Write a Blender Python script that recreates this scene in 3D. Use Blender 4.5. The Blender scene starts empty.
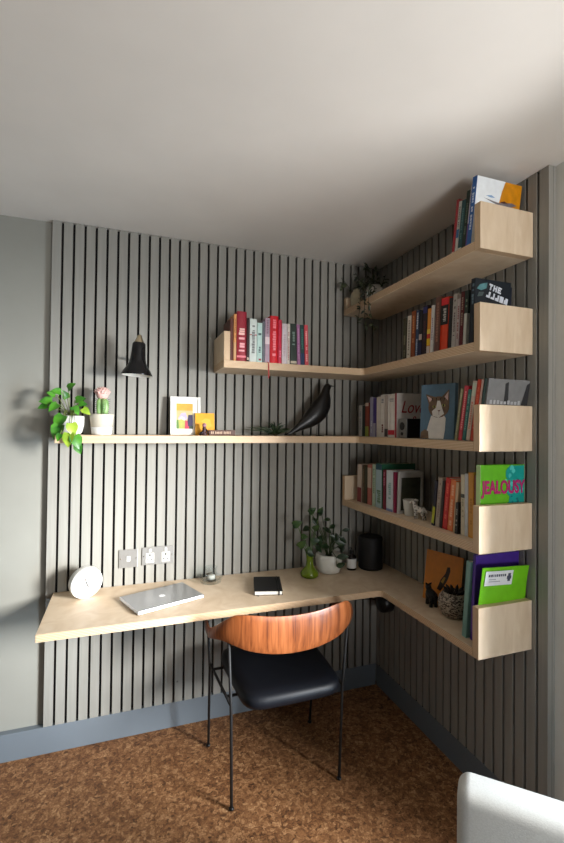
import bpy, math, random
from mathutils import Vector, Matrix
random.seed(7)
S = bpy.context.scene
COL = S.collection
pi = math.pi

# ------------------------------------------------------------------ materials
def new_mat(name):
    m = bpy.data.materials.new(name); m.use_nodes = True
    nt = m.node_tree; b = nt.nodes['Principled BSDF']
    return m, nt, b
def N(nt, t, **kw):
    n = nt.nodes.new(t)
    for k, v in kw.items():
        if k.startswith('i_'): n.inputs[k[2:].replace('_', ' ')].default_value = v
        else: setattr(n, k, v)
    return n
def srgb(r, g, b):
    f = lambda c: (c/255/12.92) if c/255 <= .04045 else ((c/255+.055)/1.055)**2.4
    return (f(r), f(g), f(b), 1)
def ramp(nt, fac, stops):
    r = nt.nodes.new('ShaderNodeValToRGB')
    e = r.color_ramp.elements
    e[0].position, e[0].color = stops[0]
    e[1].position, e[1].color = stops[-1]
    for p, c in stops[1:-1]:
        x = e.new(p); x.color = c
    nt.links.new(fac, r.inputs[0]); return r.outputs[0]
def coords(nt, scale=(1, 1, 1)):
    tc = N(nt, 'ShaderNodeTexCoord'); mp = N(nt, 'ShaderNodeMapping')
    mp.inputs['Scale'].default_value = scale
    nt.links.new(tc.outputs['Object'], mp.inputs['Vector']); return mp.outputs[0]
_cache = {}
def plain(rgb, rough=.6, metal=0, var=.06, spec=.4, name=None, scale=35):
    """a colour with a faint procedural mottling"""
    key = (rgb, rough, metal, var)
    if key in _cache: return _cache[key]
    m, nt, b = new_mat(name or 'mat_%d_%d_%d' % rgb)
    c = srgb(*rgb)
    n = N(nt, 'ShaderNodeTexNoise'); n.inputs['Scale'].default_value = scale; n.inputs['Detail'].default_value = 3
    nt.links.new(coords(nt), n.inputs['Vector'])
    lo = tuple(x*(1-var) for x in c[:3])+(1,); hi = tuple(min(1, x*(1+var)) for x in c[:3])+(1,)
    nt.links.new(ramp(nt, n.outputs[0], [(.3, lo), (.7, hi)]), b.inputs['Base Color'])
    b.inputs['Roughness'].default_value = rough; b.inputs['Metallic'].default_value = metal
    b.inputs['Specular IOR Level'].default_value = spec
    _cache[key] = m; return m
def bump(nt, b, h, strength=.3, dist=.002):
    bp = N(nt, 'ShaderNodeBump'); bp.inputs['Strength'].default_value = strength; bp.inputs['Distance'].default_value = dist
    nt.links.new(h, bp.inputs['Height']); nt.links.new(bp.outputs[0], b.inputs['Normal'])

def mat_ply(axis):
    m, nt, b = new_mat('birch_plywood_'+axis)
    tc = N(nt, 'ShaderNodeTexCoord')
    # veneer face grain, stretched along the length
    mp = N(nt, 'ShaderNodeMapping'); nt.links.new(tc.outputs['Object'], mp.inputs[0])
    mp.inputs['Scale'].default_value = {'Z': (2.2, 2.2, 2.2), 'Y': (5, 5, .9), 'X': (5, 5, .9)}[axis]
    n = N(nt, 'ShaderNodeTexNoise', i_Scale=5.0, i_Detail=6.0, i_Distortion=1.2); nt.links.new(mp.outputs[0], n.inputs[0])
    face = ramp(nt, n.outputs[0], [(.25, srgb(204, 180, 150)), (.55, srgb(216, 195, 168)), (.8, srgb(225, 207, 182))])
    # laminated edge
    sp = N(nt, 'ShaderNodeSeparateXYZ'); nt.links.new(tc.outputs['Object'], sp.inputs[0])
    mu = N(nt, 'ShaderNodeMath', operation='MULTIPLY'); mu.inputs[1].default_value = 2*pi/.0058
    nt.links.new(sp.outputs[axis], mu.inputs[0])
    sn = N(nt, 'ShaderNodeMath', operation='SINE'); nt.links.new(mu.outputs[0], sn.inputs[0])
    edge = ramp(nt, sn.outputs[0], [(.35, srgb(190, 158, 124)), (.65, srgb(224, 200, 168))])
    sn2 = N(nt, 'ShaderNodeSeparateXYZ'); nt.links.new(tc.outputs['Normal'], sn2.inputs[0])
    ab = N(nt, 'ShaderNodeMath', operation='ABSOLUTE'); nt.links.new(sn2.outputs[axis], ab.inputs[0])
    gt = N(nt, 'ShaderNodeMath', operation='GREATER_THAN'); gt.inputs[1].default_value = .5; nt.links.new(ab.outputs[0], gt.inputs[0])
    mx = N(nt, 'ShaderNodeMix', data_type='RGBA')
    nt.links.new(gt.outputs[0], mx.inputs[0]); nt.links.new(edge, mx.inputs[6]); nt.links.new(face, mx.inputs[7])
    nt.links.new(mx.outputs[2], b.inputs['Base Color'])
    b.inputs['Roughness'].default_value = .48; b.inputs['Specular IOR Level'].default_value = .35
    return m
def mat_cork():
    m, nt, b = new_mat('cork_tiles')
    v = coords(nt)
    nd = N(nt, 'ShaderNodeTexNoise', i_Scale=30.0, i_Detail=3.0); nt.links.new(v, nd.inputs[0])
    mixv = N(nt, 'ShaderNodeMix', data_type='VECTOR'); mixv.inputs[0].default_value = .03
    nt.links.new(v, mixv.inputs[4]); nt.links.new(nd.outputs['Color'], mixv.inputs[5])
    vo = N(nt, 'ShaderNodeTexVoronoi', i_Scale=75.0); nt.links.new(mixv.outputs[1], vo.inputs['Vector'])
    sep = N(nt, 'ShaderNodeSeparateColor'); nt.links.new(vo.outputs['Color'], sep.inputs[0])
    vo2 = N(nt, 'ShaderNodeTexVoronoi', i_Scale=190.0); nt.links.new(mixv.outputs[1], vo2.inputs['Vector'])
    sep2 = N(nt, 'ShaderNodeSeparateColor'); nt.links.new(vo2.outputs['Color'], sep2.inputs[0])
    ad = N(nt, 'ShaderNodeMix'); ad.inputs[0].default_value = .45
    nt.links.new(sep.outputs[0], ad.inputs[2]); nt.links.new(sep2.outputs[0], ad.inputs[3])
    n3 = N(nt, 'ShaderNodeTexNoise', i_Scale=16.0, i_Detail=8.0, i_Roughness=.75); nt.links.new(v, n3.inputs[0])
    ad2 = N(nt, 'ShaderNodeMix'); ad2.inputs[0].default_value = .5
    nt.links.new(ad.outputs[0], ad2.inputs[2]); nt.links.new(n3.outputs[0], ad2.inputs[3])
    col = ramp(nt, ad2.outputs[0], [(.2, srgb(46, 27, 15)), (.40, srgb(112, 74, 46)), (.58, srgb(145, 101, 65)), (.80, srgb(200, 156, 112))])
    # tile joints every 300 mm
    br = N(nt, 'ShaderNodeTexBrick'); br.offset = 0; br.inputs['Scale'].default_value = 1
    br.inputs['Mortar Size'].default_value = .0016; br.inputs['Brick Width'].default_value = .305; br.inputs['Row Height'].default_value = .305
    br.inputs['Color1'].default_value = br.inputs['Color2'].default_value = (1, 1, 1, 1); br.inputs['Mortar'].default_value = (.72, .68, .62, 1)
    mp = N(nt, 'ShaderNodeMapping'); mp.inputs['Rotation'].default_value = (0, 0, 0); mp.inputs['Location'].default_value = (.08, .11, 0)
    nt.links.new(v, mp.inputs[0]); nt.links.new(mp.outputs[0], br.inputs['Vector'])
    mm = N(nt, 'ShaderNodeMix', data_type='RGBA', blend_type='MULTIPLY'); mm.inputs[0].default_value = 1
    nt.links.new(col, mm.inputs[6]); nt.links.new(br.outputs[0], mm.inputs[7])
    nt.links.new(mm.outputs[2], b.inputs['Base Color'])
    b.inputs['Roughness'].default_value = .55; b.inputs['Specular IOR Level'].default_value = .3
    bump(nt, b, ad2.outputs[0], .25, .001)
    return m
def mat_slat():
    m, nt, b = new_mat('grey_painted_slats')
    v = coords(nt, (60, 60, 3))
    n = N(nt, 'ShaderNodeTexNoise', i_Scale=1.0, i_Detail=4.0); nt.links.new(v, n.inputs[0])
    c1 = ramp(nt, n.outputs[0], [(.3, srgb(138, 136, 129)), (.7, srgb(148, 146, 139))])
    # a few filled knots
    vo = N(nt, 'ShaderNodeTexVoronoi', i_Scale=4.2); nt.links.new(coords(nt), vo.inputs['Vector'])
    k = ramp(nt, vo.outputs['Distance'], [(.018, (.5, .5, .5, 1)), (.03, (1, 1, 1, 1))])
    mm = N(nt, 'ShaderNodeMix', data_type='RGBA', blend_type='MULTIPLY'); mm.inputs[0].default_value = 1
    nt.links.new(c1, mm.inputs[6]); nt.links.new(k, mm.inputs[7]); nt.links.new(mm.outputs[2], b.inputs['Base Color'])
    b.inputs['Roughness'].default_value = .6; b.inputs['Specular IOR Level'].default_value = .3
    bump(nt, b, n.outputs[0], .12, .001)
    return m
def mat_walnut():
    m, nt, b = new_mat('walnut_veneer')
    v = coords(nt, (70, 70, 2.2))
    n = N(nt, 'ShaderNodeTexNoise', i_Scale=1.0, i_Detail=7.0, i_Distortion=.6); nt.links.new(v, n.inputs[0])
    c = ramp(nt, n.outputs[0], [(.3, srgb(88, 42, 20)), (.5, srgb(134, 74, 38)), (.7, srgb(158, 94, 54))])
    nt.links.new(c, b.inputs['Base Color']); b.inputs['Roughness'].default_value = .35
    return m
def mat_fabric(rgb, sc=900):
    m, nt, b = new_mat('woven_fabric')
    n = N(nt, 'ShaderNodeTexNoise', i_Scale=float(sc)/3, i_Detail=3.0); nt.links.new(coords(nt), n.inputs[0])
    c = srgb(*rgb)
    nt.links.new(ramp(nt, n.outputs[0], [(.3, tuple(x*.88 for x in c[:3])+(1,)), (.7, c)]), b.inputs['Base Color'])
    b.inputs['Roughness'].default_value = .9; bump(nt, b, n.outputs[0], .4, .001); return m
def mat_leather():
    m, nt, b = new_mat('black_leather')
    n = N(nt, 'ShaderNodeTexVoronoi', i_Scale=240.0); nt.links.new(coords(nt), n.inputs['Vector'])
    b.inputs['Base Color'].default_value = srgb(10, 13, 20); b.inputs['Roughness'].default_value = .5; b.inputs['Specular IOR Level'].default_value = .3
    bump(nt, b, n.outputs[0], .25, .0006); return m
def mat_glass(name='clear_glass', tint=(1, 1, 1, 1), rough=0):
    m, nt, b = new_mat(name); nt.nodes.remove(b)
    t = N(nt, 'ShaderNodeBsdfTransparent'); t.inputs[0].default_value = tint
    g = N(nt, 'ShaderNodeBsdfGlossy'); g.inputs['Roughness'].default_value = .03+rough
    lw = N(nt, 'ShaderNodeLayerWeight'); lw.inputs[0].default_value = .5
    pw = N(nt, 'ShaderNodeMath', operation='POWER'); pw.inputs[1].default_value = 4; nt.links.new(lw.outputs['Facing'], pw.inputs[0])
    f = N(nt, 'ShaderNodeMath', operation='MULTIPLY_ADD'); f.inputs[1].default_value = .7; f.inputs[2].default_value = .04; nt.links.new(pw.outputs[0], f.inputs[0])
    mx = N(nt, 'ShaderNodeMixShader'); nt.links.new(f.outputs[0], mx.inputs[0])
    nt.links.new(t.outputs[0], mx.inputs[1]); nt.links.new(g.outputs[0], mx.inputs[2])
    nt.links.new(mx.outputs[0], nt.nodes['Material Output'].inputs[0]); return m
def mat_leaf(rgb, rgb2):
    m, nt, b = new_mat('leaf_%d_%d_%d' % rgb)
    n = N(nt, 'ShaderNodeTexNoise', i_Scale=22.0, i_Detail=2.0); nt.links.new(coords(nt), n.inputs[0])
    nt.links.new(ramp(nt, n.outputs[0], [(.38, srgb(*rgb)), (.62, srgb(*rgb2))]), b.inputs['Base Color'])
    b.inputs['Roughness'].default_value = .4
    b.inputs['Subsurface Weight'].default_value = 0
    return m
def mat_woven():
    m, nt, b = new_mat('carved_dark_ceramic')
    n = N(nt, 'ShaderNodeTexNoise', i_Scale=38.0, i_Detail=2.0, i_Distortion=3.0); nt.links.new(coords(nt, (1, 1, 1.6)), n.inputs[0])
    nt.links.new(ramp(nt, n.outputs[0], [(.45, srgb(60, 48, 38)), (.55, srgb(170, 156, 138))]), b.inputs['Base Color'])
    b.inputs['Roughness'].default_value = .5; bump(nt, b, n.outputs[0], .6, .003); return m

PLZ, PLY, PLX = mat_ply('Z'), mat_ply('Y'), mat_ply('X')
CORK, SLAT, WALNUT, LEATHER, GLASS = mat_cork(), mat_slat(), mat_walnut(), mat_leather(), mat_glass()
PAINT = plain((142, 141, 133), .65, 0, .03, .3, 'grey_wall_paint', 6)
BASEB = plain((108, 116, 123), .45, 0, .02, .4, 'grey_eggshell', 6)
GAP = plain((20, 19, 19), .85)
PALE = plain((214, 212, 204), .8, 0, .02, .2, 'pale_wall_paint', 5)
CEIL = plain((228, 224, 218), .85, 0, .025, .2, 'white_ceiling_paint', 4)
WHITE = plain((216, 215, 210), .45, 0, .02)
BLACK = plain((16, 15, 15), .35, 0, .05)
BLACKM = plain((22, 21, 21), .6, 0, .05)
STEEL = plain((160, 158, 154), .36, .7, .03)
CHROME = plain((225, 222, 215), .12, 1, .02)
PAGES = plain((222, 214, 196), .85, 0, .08)
CERAM = plain((205, 203, 194), .4, 0, .04)

# ------------------------------------------------------------------ mesh builder
class MB:
    def __init__(s): s.v = []; s.f = []; s.m = []
    def add(s, vs, fs, mi=0):
        o = len(s.v); s.v += [tuple(x) for x in vs]
        s.f += [tuple(i+o for i in f) for f in fs]; s.m += [mi]*len(fs); return s
    def box(s, x0, x1, y0, y1, z0, z1, mi=0, M=None):
        vs = [Vector((x, y, z)) for z in (z0, z1) for y in (y0, y1) for x in (x0, x1)]
        if M is not None: vs = [M @ p for p in vs]
        return s.add(vs, [(0, 2, 3, 1), (4, 5, 7, 6), (0, 1, 5, 4), (2, 6, 7, 3), (0, 4, 6, 2), (1, 3, 7, 5)], mi)
    def prism(s, poly, z0, z1, mi=0, M=None):
        n = len(poly)
        vs = [Vector((x, y, z0)) for x, y in poly]+[Vector((x, y, z1)) for x, y in poly]
        if M is not None: vs = [M @ p for p in vs]
        return s.add(vs, [tuple(range(n))[::-1], tuple(range(n, 2*n))]+[(i, (i+1) % n, n+(i+1) % n, n+i) for i in range(n)], mi)
    def lathe(s, prof, seg=32, c=(0, 0, 0), mi=0, M=None, rib=None):
        n = len(prof); vs = []
        for k in range(seg):
            a = 2*pi*k/seg
            for r, z in prof:
                rr = r*(1+(rib[1]*math.cos(rib[0]*a) if rib else 0))
                vs.append(Vector((c[0]+rr*math.cos(a), c[1]+rr*math.sin(a), c[2]+z)))
        if M is not None: vs = [M @ p for p in vs]
        fs = []
        for k in range(seg):
            k2 = (k+1) % seg
            for i in range(n-1): fs.append((k*n+i, k2*n+i, k2*n+i+1, k*n+i+1))
        fs.append(tuple(k*n for k in range(seg))[::-1]); fs.append(tuple(k*n+n-1 for k in range(seg)))
        return s.add(vs, fs, mi)
    def tube(s, pts, r, seg=8, mi=0, flat=1.0):
        P = [Vector(p) for p in pts]; n = len(P)
        R = r if isinstance(r, (list, tuple)) else [r]*n
        vs = []; up = None
        for i in range(n):
            t = (P[min(i+1, n-1)]-P[max(i-1, 0)]).normalized()
            if up is None:
                up = t.orthogonal().normalized()
                if flat != 1.0: up = Vector((0, 1, 0)) - t*t.y; up.normalize()
            else:
                up = (up-t*up.dot(t)).normalized()
            w = t.cross(up)
            for k in range(seg):
                a = 2*pi*k/seg; vs.append(P[i]+(up*math.cos(a)*flat+w*math.sin(a))*R[i])
        fs = [(i*seg+k, i*seg+(k+1) % seg, (i+1)*seg+(k+1) % seg, (i+1)*seg+k) for i in range(n-1) for k in range(seg)]
        fs += [tuple(range(seg))[::-1], tuple((n-1)*seg+k for k in range(seg))]
        return s.add(vs, fs, mi)
    def ball(s, c, r, seg=16, rings=10, mi=0, M=None):
        rx, ry, rz = r if isinstance(r, (tuple, list)) else (r, r, r)
        vs = [Vector((0, 0, -1))]
        for i in range(1, rings):
            p = -pi/2+pi*i/rings
            for k in range(seg):
                a = 2*pi*k/seg; vs.append(Vector((math.cos(p)*math.cos(a), math.cos(p)*math.sin(a), math.sin(p))))
        vs.append(Vector((0, 0, 1)))
        vs = [Vector((v.x*rx, v.y*ry, v.z*rz)) for v in vs]
        if M is not None: vs = [M @ v for v in vs]
        vs = [v+Vector(c) for v in vs]
        fs = [(0, 1+(k+1) % seg, 1+k) for k in range(seg)]
        for i in range(rings-2):
            for k in range(seg):
                a = 1+i*seg; fs.append((a+k, a+(k+1) % seg, a+seg+(k+1) % seg, a+seg+k))
        a = 1+(rings-2)*seg; fs += [(a+k, a+(k+1) % seg, len(vs)-1) for k in range(seg)]
        return s.add(vs, fs, mi)
    def leaf(s, base, d, L, W, droop=.3, nrm=(0, -.6, .8), heart=True, mi=0):
        d = Vector(d).normalized(); nv = Vector(nrm); nv = (nv-d*nv.dot(d)).normalized(); side = d.cross(nv)
        prof = [(0, .12), (.08, .75), (.28, 1), (.55, .8), (.8, .42), (1, .02)] if heart else [(0, .1), (.2, .7), (.45, 1), (.7, .8), (.88, .45), (1, .02)]
        vs = []; b = Vector(base)
        for t, w in prof:
            c = b+d*L*t-nv*droop*L*t*t
            if heart and t == .08: back = -d*L*.12
            else: back = Vector((0, 0, 0))
            for u in (-1, -.5, 0, .5, 1):
                vs.append(c+side*W*.5*w*u+nv*abs(u)*W*.12*w+back*abs(u))
        fs = [(i*5+j, i*5+j+1, (i+1)*5+j+1, (i+1)*5+j) for i in range(len(prof)-1) for j in range(4)]
        return s.add(vs, fs, mi)
    def build(s, name, mats, parent=None, smooth=False, bevel=0, seg=2, loc=None, rot=None):
        me = bpy.data.meshes.new(name); me.from_pydata(s.v, [], s.f)
        for m in (mats if isinstance(mats, (list, tuple)) else [mats]): me.materials.append(m)
        for p, mi in zip(me.polygons, s.m): p.material_index = mi; p.use_smooth = smooth
        me.update()
        o = bpy.data.objects.new(name, me); COL.objects.link(o)
        if parent: o.parent = parent
        if loc: o.location = loc
        if rot: o.rotation_euler = rot
        if bevel:
            b = o.modifiers.new('bevel', 'BEVEL'); b.width = bevel; b.segments = seg; b.limit_method = 'ANGLE'; b.angle_limit = .6
        return o
def thing(name, label, cat, loc=(0, 0, 0), rot=(0, 0, 0), group=None):
    o = bpy.data.objects.new(name, None); COL.objects.link(o); o.empty_display_size = .05
    o.location = loc; o.rotation_euler = rot; o['label'] = label; o['category'] = cat
    if group: o['group'] = group
    return o
def struct(o, label=None):
    o['kind'] = 'structure'
    if label: o['label'] = label
    return o
def text(name, body, size, mat, parent, loc, rot, extrude=.0006, shear=0, sx=1, bold=0):
    cu = bpy.data.curves.new(name, 'FONT'); cu.body = body; cu.size = size; cu.extrude = extrude; cu.shear = shear
    cu.offset = bold; cu.align_x = 'LEFT'; cu.materials.append(mat)
    tmp = bpy.data.objects.new(name, cu); COL.objects.link(tmp)
    bpy.context.view_layer.update()
    me = bpy.data.meshes.new_from_object(tmp.evaluated_get(bpy.context.evaluated_depsgraph_get()))
    bpy.data.objects.remove(tmp)
    o = bpy.data.objects.new(name, me); COL.objects.link(o); o.parent = parent; o.location = loc; o.rotation_euler = rot
    o.scale = (sx, 1, 1); return o

H = 2.487; T = .034
XL, YE = -1.767, -1.132
WX, WY = -3.3, -4.3
# ------------------------------------------------------------------ the room
struct(MB().box(WX-.1, T+.25, WY-.1, T+.15, -.1, 0).build('floor', CORK), 'brown cork tile floor')
struct(MB().box(WX-.1, T+.25, WY-.1, T+.15, H, H+.1).build('ceiling', CEIL), 'white painted ceiling')
struct(MB().box(WX-.1, T+.15, T, T+.15, 0, H).build('wall_back', PAINT), 'grey painted wall behind the slats')
struct(MB().box(WX-.1, WX, WY, T, 0, H).build('wall_left', PAINT))
rx0, rx1, rz0, rz1 = -1.15, .0, .75, 2.15  # opening for the added rear window
struct(MB().box(WX, rx0, WY-.1, WY, 0, H).box(rx1, T+.15, WY-.1, WY, 0, H).box(rx0, rx1, WY-.1, WY, 0, rz0).box(rx0, rx1, WY-.1, WY, rz1, H).build('wall_rear', PAINT))
# wall_right with the window opening that lights the room
w0, w1, z0, z1 = -2.62, -1.58, .22, 1.82
w = MB().box(T, T+.15, w1, T, 0, H).box(T, T+.15, WY, w0, 0, H).box(T, T+.15, w0, w1, 0, z0).box(T, T+.15, w0, w1, z1, H)
struct(w.build('wall_right', PALE), 'pale wall beside the slats')
win = thing('window_1', 'tall white sash window in the right wall', 'window', (T+.1, (w0+w1)/2, z0)); struct(win)
del win['category']
f = MB(); W2 = (w1-w0)/2; hz = z1-z0
f.box(-.03, .03, -W2, -W2+.05, 0, hz).box(-.03, .03, W2-.05, W2, 0, hz).box(-.03, .03, -W2+.05, W2-.05, 0, .05).box(-.03, .03, -W2+.05, W2-.05, hz-.05, hz)
f.box(-.02, .02, -W2+.05, W2-.05, hz/2-.02, hz/2+.02)
struct(f.build('window_frame', WHITE, win, bevel=.003))
struct(MB().box(-.003, .003, -W2+.05, W2-.05, .05, hz/2-.02).box(-.003, .003, -W2+.05, W2-.05, hz/2+.02, hz-.05).build('window_pane', GLASS, win))

win2 = thing('window_2_added', 'added white window out of view behind the camera, for fill light', 'window', ((rx0+rx1)/2, WY-.06, rz0)); struct(win2)  # unseen window, added so the rear fill lamp has an opening
del win2['category']
W3 = (rx1-rx0)/2; h3 = rz1-rz0
f = MB().box(-W3, -W3+.05, -.03, .03, 0, h3).box(W3-.05, W3, -.03, .03, 0, h3).box(-W3+.05, W3-.05, -.03, .03, 0, .05).box(-W3+.05, W3-.05, -.03, .03, h3-.05, h3)
struct(f.build('window_frame', WHITE, win2, bevel=.003))
struct(MB().box(-W3+.05, W3-.05, -.003, .003, .05, h3-.05).build('window_pane', GLASS, win2))

# slatted panelling, one timber panel per wall
def slats_back():
    m = MB(); p = .0494; x = XL; k = 0
    while x < -.02:
        x1 = min(x+.0388, -.0002)
        if -(x+.04) < .012: x1 = -.0002
        m.box(x, x1, 0, .021, .126, H-.001); x += p
    m.box(XL+.004, T-.001, .021, T-.0005, .126, H-.001, 1)
    return m
o = slats_back().build('trim_1', [SLAT, GAP], bevel=.0006, seg=1); struct(o, 'vertical grey slat panelling on the back wall')
def slats_right():
    m = MB(); p = .0502; y = YE; first = True
    while y < -.02:
        y1 = y+.0397
        y1 = min(y1, -.0005)
        m.box(0, .021, y, y1, .126, H-.001); y += p; first = False
    m.box(.021, T-.0005, YE, -.0005, .126, H-.001, 1)
    m.box(.0212, T-.0005, YE-.0008, YE+.0005, .126, H-.001, 0)
    return m
o = slats_right().build('trim_2', [SLAT, GAP], bevel=.0006, seg=1); struct(o, 'vertical grey slat panelling on the right wall')
struct(MB().box(WX, -.0005, .002, T, 0, .124).build('baseboard_back', BASEB, bevel=.002), 'blue grey baseboard along the back wall')
struct(MB().box(.002, T, YE, .0, 0, .124).build('baseboard_right', BASEB, bevel=.002), 'grey baseboard under the right hand slats')

# ------------------------------------------------------------------ shelves and desk
D, L, ET = .25, 1.067, .030
XS = -.0012      # clearance from the slat faces
def shelf(label, z0, th, ztop, left=None, back_depth=None, left_up=False, near_up=True, lup=None, name='wall_shelf', cat='shelf'):
    t = thing(name, label, cat, (0, 0, z0), group='birch plywood corner shelves' if name == 'wall_shelf' else None)
    if left is None: poly = [(-D, -.028), (-D, -L+ET), (XS, -L+ET), (XS, -.028)]
    else:
        r = .02; ic = [(-D-r*(1-math.sin(a)), -back_depth-r*(1-math.cos(a))) for a in [pi/2*k/4 for k in range(5)]]
        ic = [(-D-r+r*math.sin(a), -back_depth-r+r*math.cos(a)) for a in [0, pi/8, pi/4, 3*pi/8, pi/2]]
        poly = [(left, XS), (left, -back_depth)]+ic+[(-D, -L+ET), (XS, -L+ET), (XS, XS)]
    MB().prism(poly, 0, th).build('board' if name == 'wall_shelf' else 'worktop', PLZ, t, bevel=.0015)
    MB().box(-D, XS, -L, -L+ET-.0003, 0, ztop-z0).build('end_panel', PLY, t, bevel=.0015)
    if left_up and left is not None:
        MB().box(left, left+ET, -back_depth, XS, th+.0003, ztop-z0).build('end_panel', PLX, t, bevel=.0015)
    if left_up and left is None:
        MB().box(-D, XS, -.028-ET, -.028, th+.0003, lup or ztop-z0).build('end_panel', PLY, t, bevel=.0015)
    return t
SA, SB, SC, SD, SE = 2.206, 1.840, 1.480, 1.117, .742
shelf('topmost birch plywood shelf on the right wall just under the ceiling', 2.171, .035, 2.340, left_up=True, lup=.100)
shelf('L-shaped birch plywood shelf with end panel left of the red books', 1.805, .035, 1.978, -.997, .25, True)
shelf('longest L-shaped birch plywood shelf holding the bird and the cat picture', 1.445, .035, 1.613, -1.715, .20)
shelf('short birch plywood shelf on the right wall holding the green JEALOUSY book', 1.082, .035, 1.252, left_up=True)
shelf('L-shaped birch plywood desk fixed around the corner at sitting height', .712, .030, .893, -1.734, .445, name='corner_desk', cat='desk')

# ------------------------------------------------------------------ books
def book(label, wall, pos, z, t, h, d, lean, col, marks=(), sx=-.205, group=None, rnd=False, extra=None, cat='book', tilt=0):
    """wall 'r': row on the right wall, pos = y of the edge nearer the back wall; 'b': row on the back wall, pos = x"""
    a = math.radians(lean); lift = t*math.sin(abs(a)) if a > 0 else 0
    if wall == 'r': root = thing('book', label, cat, (sx, pos, z+lift+.0004), (a, 0, 0), group)
    else:
        root = thing('book', label, cat, (pos, sx, z+lift+.0004), (0, 0, 0), group)
        root.rotation_euler = (Matrix.Rotation(pi/2, 3, 'Z') @ Matrix.Rotation(a, 3, 'X')).to_euler()
    c = .0022; cm = plain(col, .42, 0, .08)
    m = MB()
    m.box(0, d, -c, 0, 0, h).box(0, d, -t, -t+c, 0, h)
    if rnd and t > .02:
        seg = 6; poly = [(0+.005-.005*math.sin(pi*k/seg), -c*0-t*k/seg) for k in range(seg+1)]
        poly = [(.005, 0)]+[(.005-.005*math.sin(pi*k/seg), -t*k/seg) for k in range(1, seg)]+[(.005, -t)]
        m.prism(poly, 0, h)
    else: m.box(0, c, -t+c, -c, 0, h)
    cov = m.build('cover', cm, root, bevel=.0006, seg=1)
    MB().box(c+(.003 if rnd else 0), d-.003, -t+c, -c, .003, h-.003).build('pages', PAGES, root)
    for za, zb, kind, mc in marks:
        mm = plain(mc, .45, 0, .03); sm = MB(); pr_ = -.0005
        if kind == 'band': sm.box(pr_, .0006, -t+.0006, -.0006, za*h, zb*h).build('spine_band', mm, cov)
        else:
            zz = zb*h; w = t*(.42 if kind == 'txt' else .62)
            while zz > za*h:
                l = random.uniform(.35, .9)*min(.012, w*1.1)+.0015
                if random.random() < .84: sm.box(pr_-.0002, .0004, -t/2-w/2, -t/2+w/2*random.uniform(.5, 1), max(za*h, zz-l), zz)
                zz -= l+.0022
            if sm.v: sm.build('spine_lettering', mm, cov)
    if extra: extra(cov, t, h, d)
    return root
def row(items, wall, z, sx, group, sgn=-1):
    prev = None; out = []
    for it in items:
        pos, t, h, lean, d, col, marks, label = it[:8]; kw = it[8] if len(it) > 8 else {}
        if prev:
            pt, ph, pl, pp, pd = prev
            gap = max(0, math.tan(math.radians(pl))-math.tan(math.radians(lean)))*min(h, ph)
            lim = pp+sgn*(pt/math.cos(math.radians(pl))+gap+.0006)
            pos = min(pos, lim) if sgn < 0 else max(pos, lim)
        b = book(label, wall, pos, z, t, h, d, lean, col, marks, kw.get('sx', sx), group, kw.get('rnd', False), kw.get('extra'))
        prev = (t, h, lean, pos, d); out.append(b)
    return out
B_, Tt = 'band', 'txt'
Wt = (235, 230, 220); Bk = (25, 22, 24)

# top shelf -------------------------------------------------------------------
def cover_kite(root, t, h, d):       # big softback: white front with an orange part, grey-blue brush mark
    y = -t-.0008
    def pp(poly): return [(p[0], p[1]) for p in poly]
    M = Matrix.Translation((0, y, 0)) @ Matrix.Rotation(pi/2, 4, 'X')
    m = MB(); m.prism([(.001, .001), (d*.46, .001), (d*.50, h*.6), (d*.56, h*.85), (d*.62, h-.001), (.001, h-.001)], -.0004, .0004, 0, M)
    m.prism([(d*.46, .001), (d-.001, .001), (d-.001, h-.001), (d*.62, h-.001), (d*.56, h*.85), (d*.50, h*.6)], -.0004, .0004, 1, M)
    m.prism([(d*.18, h*.715), (d*.5, h*.685), (d*.8, h*.72), (d*.92, h*.70), (d*.8, h*.66), (d*.5, h*.65)], -.0008, .0008, 2, M)
    m.prism([(d*.22, h*.75), (d*.34, h*.77), (d*.42, h*.745), (d*.34, h*.735)], -.0008, .0008, 3, M)
    m.prism([(d*.53, h*.70), (d*.64, h*.725), (d*.72, h*.70), (d*.62, h*.69)], -.0008, .0008, 4, M)
    m.build('front_artwork', [plain((232, 238, 242), .4), plain((206, 134, 12), .4, 0, .15), plain((112, 104, 110), .5, 0, .2), plain((128, 165, 205), .5), plain((80, 36, 16), .5)], root)
gA = 'books leaning at the open end of the topmost shelf'
row([
 (-.864, .014, .228, 7.6, .17, (178, 52, 58), [(.02, .12, B_, (220, 170, 160))], 'slim red book, first in the leaning row on the topmost shelf'),
 (-.880, .015, .214, 7.6, .16, (206, 205, 196), [(.35, .5, B_, (60, 120, 170)), (.55, .9, Tt, (120, 120, 120))], 'thin cream book with a blue spine band on the topmost shelf'),
 (-.897, .020, .210, 7.6, .17, (40, 84, 86), [(.02, .14, B_, (215, 210, 195)), (.3, .85, Tt, (90, 130, 130))], 'dark teal book with a white spine foot on the topmost shelf'),
 (-.919, .018, .235, 7.6, .18, (30, 48, 36), [(.3, .8, Tt, (90, 110, 90))], 'tall dark green book beside the white and violet one, topmost shelf'),
 (-.939, .015, .250, 7.6, .18, (196, 190, 200), [(0, .42, B_, (104, 72, 132)), (.5, .9, Tt, (120, 110, 130))], 'thin white book fading to violet at the spine foot, topmost shelf'),
 (-.957, .012, .215, 7.6, .17, (42, 40, 46), [(.3, .8, Tt, (160, 160, 150))], 'thin charcoal book just behind the big blue spine, topmost shelf'),
 (-.972, .022, .254, 7.6, .215, (44, 98, 170), [(.25, .85, Tt, (200, 215, 235))], 'large softback with blue spine and white and orange front, topmost shelf', {'extra': cover_kite, 'sx': -.228}),
], 'r', SA, -.205, gA)

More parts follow.
